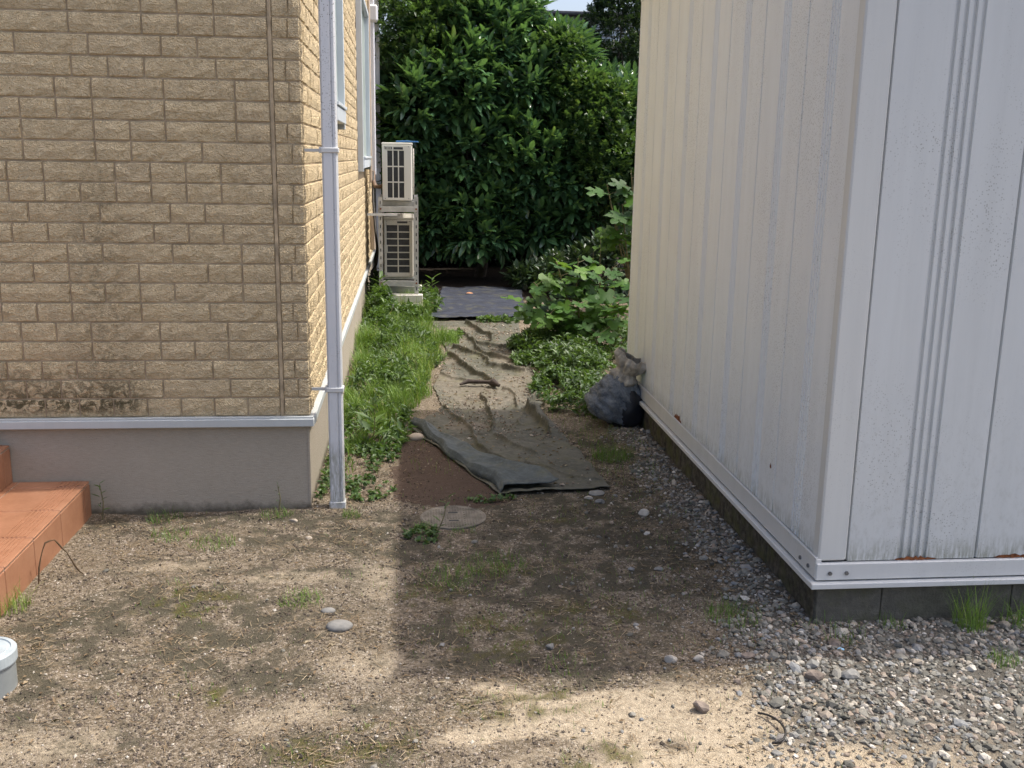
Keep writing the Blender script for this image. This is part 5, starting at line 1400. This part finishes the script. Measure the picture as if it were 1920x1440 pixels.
def fig_bush(name, label, base, tips, n, Lr, group='fig bushes'):
    root = empty(name, base); tag(root, label, 'fig bush', group); mb = MB(); P = []; D = []
    b = Vector(base)
    for t in tips:
        t = Vector(t); mid = b.lerp(t, 0.5) + Vector((random.uniform(-.05, .05), 0, 0.06)); mb.tube([Vector((0, 0, 0)), mid - b, t - b], [0.011, 0.008, 0.004], 6)
        for k_ in range(n):
            s_ = 0.45 + 0.55 * (k_ + random.random()) / n; p = (mid.lerp(t, (s_ - 0.5) * 2) if s_ > 0.5 else b.lerp(mid, s_ * 2))
            a_ = k_ * 2.4 + random.random(); d = Vector((math.cos(a_), math.sin(a_) - 0.25, random.uniform(-0.35, 0.35)))
            pet = d.normalized() * random.uniform(0.04, 0.10) + Vector((0, 0, 0.03)); mb.tube([p - b, p + pet - b], 0.0022, 4); P.append(p + pet); D.append(d)
    mb.build('stem', M['stem'], root)
    P = np.array(P); D = norm(np.array(D)); L = RNG.uniform(*Lr, len(P))
    leaf_parts(root, P, D, L, L * RNG.uniform(0.85, 1.05, len(P)), M['leaf_fig'], np.clip(RNG.normal(0.5, 0.25, len(P)), 0, 0.99), up=np.tile([0.15, -0.55, 1.0], (len(P), 1)), base=FV, tris=FF, quads=None)
    return root
fig_bush('fig_bush', 'low spreading fig bush with big lobed bright leaves beside the path', (1.50, 8.6, 0), [(0.90, 8.35, 0.42), (1.02, 8.3, 0.60), (1.22, 8.4, 0.76), (1.42, 8.5, 0.78), (1.60, 8.4, 0.62), (1.12, 8.1, 0.36), (1.35, 8.0, 0.48), (1.62, 8.0, 0.40), (1.70, 8.4, 0.72), (1.0, 8.6, 0.30), (1.5, 7.8, 0.25), (1.75, 7.9, 0.55)], 9, (0.13, 0.23))
fig_bush('fig_bush', 'taller fig bush with lobed leaves rising at the back corner of the shed', (2.45, 10.8, 0), [(2.05, 10.6, 1.35), (2.2, 10.5, 1.15), (2.3, 10.6, 1.5), (2.45, 10.7, 1.3), (2.15, 10.6, 1.0), (2.3, 10.5, 0.6)], 6, (0.20, 0.30))
for i, (x_, y_, h_) in enumerate([(1.62, 9.0, 0.80), (1.72, 9.2, 0.9), (1.82, 9.0, 0.7)]):
    leafy_stem(x_, y_, h_, 9, ['thin seed-headed weed stalk behind the low fig bush, leftmost', 'tallest thin weed stalk behind the low fig bush', 'thin weed stalk behind the low fig bush, nearest the shed'][i], (0.03, 0.05), (0.02, 0))

# ------------------------------------------------------------------ trees
LB1 = [(0.9, 13.6, 1.65, 0.85, 0.75, 0.75), (0.2, 13.7, 1.5, 0.75, 0.7, 0.85), (1.6, 13.5, 1.5, 0.85, 0.75, 0.8), (0.6, 13.6, 2.5, 0.8, 0.8, 0.75), (1.4, 13.8, 2.5, 0.75, 0.8, 0.65), (2.2, 13.4, 1.25, 0.65, 0.7, 0.75), (0.95, 13.3, 0.95, 0.8, 0.5, 0.45), (1.0, 14.0, 3.1, 0.85, 0.85, 0.7), (0.5, 14.2, 3.15, 0.6, 0.8, 0.6), (2.3, 13.8, 2.1, 0.75, 0.8, 0.75), (1.95, 14.1, 2.9, 0.6, 0.7, 0.5), (2.75, 13.9, 2.35, 0.55, 0.6, 0.45), (2.8, 13.6, 1.7, 0.55, 0.6, 0.6), (1.7, 13.1, 0.75, 0.5, 0.35, 0.38), (0.3, 13.2, 0.75, 0.5, 0.35, 0.42), (0.9, 13.0, 0.62, 0.5, 0.3, 0.3), (0.05, 13.3, 2.2, 0.45, 0.6, 0.7), (1.25, 14.2, 3.5, 0.6, 0.7, 0.55)]
tree('broadleaf_tree', 'big glossy dark green broadleaf evergreen closing the end of the path', 'tree', (0.95, 13.9, 0), LB1, 4800, 9, (0.13, 0.215), (0.30, 0.42), M['leaf'], limbs((0.95, 13.9, 0), LB1, 0.07, 9, 0.4), 300, tint=(0.42, 0.2))
LB2 = [(-0.55, 14.7, 3.6, 0.6, 0.5, 0.8), (-0.45, 14.4, 2.6, 0.5, 0.5, 0.6), (-0.1, 13.5, 3.2, 0.65, 0.5, 0.65), (0.25, 13.4, 2.85, 0.4, 0.4, 0.4), (0.5, 13.6, 3.5, 0.5, 0.4, 0.35), (-0.5, 14.6, 2.2, 0.7, 0.7, 0.8), (0.1, 14.9, 3.9, 0.7, 0.7, 0.5), (-0.3, 14.4, 1.2, 0.6, 0.6, 0.6)]
tree('leafy_shrub', 'yellow-green small-leaved shrub at the upper left beside the house pipe', 'shrub', (-0.3, 14.7, 0), LB2, 4600, 8, (0.05, 0.09), (0.4, 0.55), M['leaf_vine'], limbs((-0.3, 14.7, 0), LB2, 0.03, 5, 0.5), 150, tint=(0.5, 0.22), small=True)
LB3 = [(2.95, 14.6, 3.2, 0.6, 0.5, 0.75), (3.1, 14.6, 2.5, 0.55, 0.5, 0.8), (3.0, 14.7, 3.9, 0.45, 0.4, 0.6), (2.85, 14.5, 1.8, 0.5, 0.5, 0.7)]
tree('fine_leaved_tree', 'dark fine-leaved tree at the upper right next to the shed wall', 'tree', (3.0, 14.7, 0), LB3, 4200, 9, (0.04, 0.07), (0.35, 0.5), M['leaf_dark'], limbs((3.0, 14.7, 0), LB3, 0.04, 4, 1.0), 0, tint=(0.5, 0.22), small=True)
LB4 = [(2.35, 13.1, 1.95, 0.5, 0.45, 0.5), (2.6, 13.0, 1.45, 0.5, 0.5, 0.55), (2.15, 13.3, 2.45, 0.4, 0.4, 0.35), (1.9, 13.5, 2.95, 0.4, 0.35, 0.3), (2.5, 13.2, 2.3, 0.45, 0.4, 0.35)]
tree('climbing_vine', 'paler small-leaved vine scrambling over the right side of the big evergreen', 'vine', (2.4, 13.2, 0), LB4, 1700, 6, (0.05, 0.085), (0.55, 0.75), M['leaf_vine'], limbs((2.4, 13.2, 0), LB4, 0.015, 5, 0.6), 120, small=True, tint=(0.5, 0.25))
LB5 = [(2.0, 12.0, 0.25, 0.5, 0.4, 0.32), (2.4, 11.8, 0.4, 0.5, 0.4, 0.4), (1.6, 12.6, 0.15, 0.4, 0.35, 0.2)]
tree('dark_shrub', 'low dark shrub in the shade under the trees behind the fig', 'shrub', (2.0, 12.0, 0), LB5, 600, 7, (0.07, 0.12), (0.4, 0.5), M['leaf_dark'], limbs((2.0, 12.0, 0), LB5, 0.012, 4, 0.1), 0, tint=(0.55, 0.25))
# dense hedge mass behind and to the right
def hedge(name, label, x0, x1, y0, y1, h, n):
    x = RNG.uniform(x0, x1, n); y = y0 + RNG.uniform(0, 1, n) ** 2 * (y1 - y0); z = RNG.uniform(0.02, h, n) * (0.8 + 0.3 * fbm(x * 1.2, x * 0, 5))
    D = norm(RNG.normal(0, 1, (n, 3)) + np.array([0, -0.5, 0.5])); L = RNG.uniform(0.10, 0.19, n)
    V = leaves_np(np.stack([x, y, z], 1), D, L, L * 0.5, True)
    root = empty(name, ((x0 + x1) / 2, y1, 0)); tag(root, label, 'hedge')
    V = V - np.array(root.location)
    o = link('foliage', leaf_stuff('foliage', V, M['leaf_dark'], np.clip(RNG.normal(0.4, 0.2, n), 0, 1), True), root); o['kind'] = 'stuff'
    mb = MB()
    for i in range(int((x1 - x0) / 0.6)):
        xx_ = x0 + 0.3 + i * 0.6 - root.location.x; mb.tube([(xx_, -0.3, -0.02), (xx_ + 0.1, -0.35, h * 0.5), (xx_ - 0.05, -0.3, h * 0.8)], [0.05, 0.035, 0.015], 6)
    mb.build('trunk', M['bark'], root)
hedge('back_hedge', 'dark dense hedge deep behind the trees at the end of the path', -2.6, 3.4, 15.2, 16.4, 3.2, 42000)
hedge('added_side_hedge', 'unseen dark hedge added behind the shed to darken the hollow under the trees', 3.3, 6.0, 12.0, 13.2, 2.6, 16000)  # unseen foliage added to keep sky light out from under the crowns

# ------------------------------------------------------------------ neighbour's roof beyond the trees
nb = empty('neighbour_house', (7.2, 30, 0.0)); tag(nb, 'grey tiled roof and pale wall of a neighbour house glimpsed above the trees', 'house')
M['roof_grey'] = simple('dark_roof_tile', (0.12, 0.125, 0.14), 0.5, 0.2, 3, 0.2)
M['siding_pale'] = simple('pale_louvre_siding', (0.55, 0.60, 0.63), 0.6, 0.12, 3, 0.1)
mb = MB(); mb.box(-4, 3, 0.4, 7, 0, 5.6); mb.build('wall', M['siding_pale'], nb)
for i in range(10):
    mb = MB(); zz = 3.9 + i * 0.17; mb.add([(-4, 0.40, zz + 0.17), (3, 0.40, zz + 0.17), (3, 0.30, zz), (-4, 0.30, zz), (-4, 0.4, zz), (3, 0.4, zz)], [(0, 1, 2, 3), (3, 2, 5, 4)]); mb.build('siding_board', M['siding_pale'], nb)
for i in range(6):
    mb = MB(); y_ = 0.0 + i * 0.6; z_ = 5.62 + i * 0.07; mb.box(-4.4, 3.4, y_ - 0.05, y_ + 0.62, z_, z_ + 0.07, 0.01); mb.build('roof_course', M['roof_grey'], nb)
mb = MB(); mb.box(-4.4, 3.4, 3.4, 3.8, 5.95, 6.12, 0.05); mb.build('ridge', M['roof_grey'], nb)
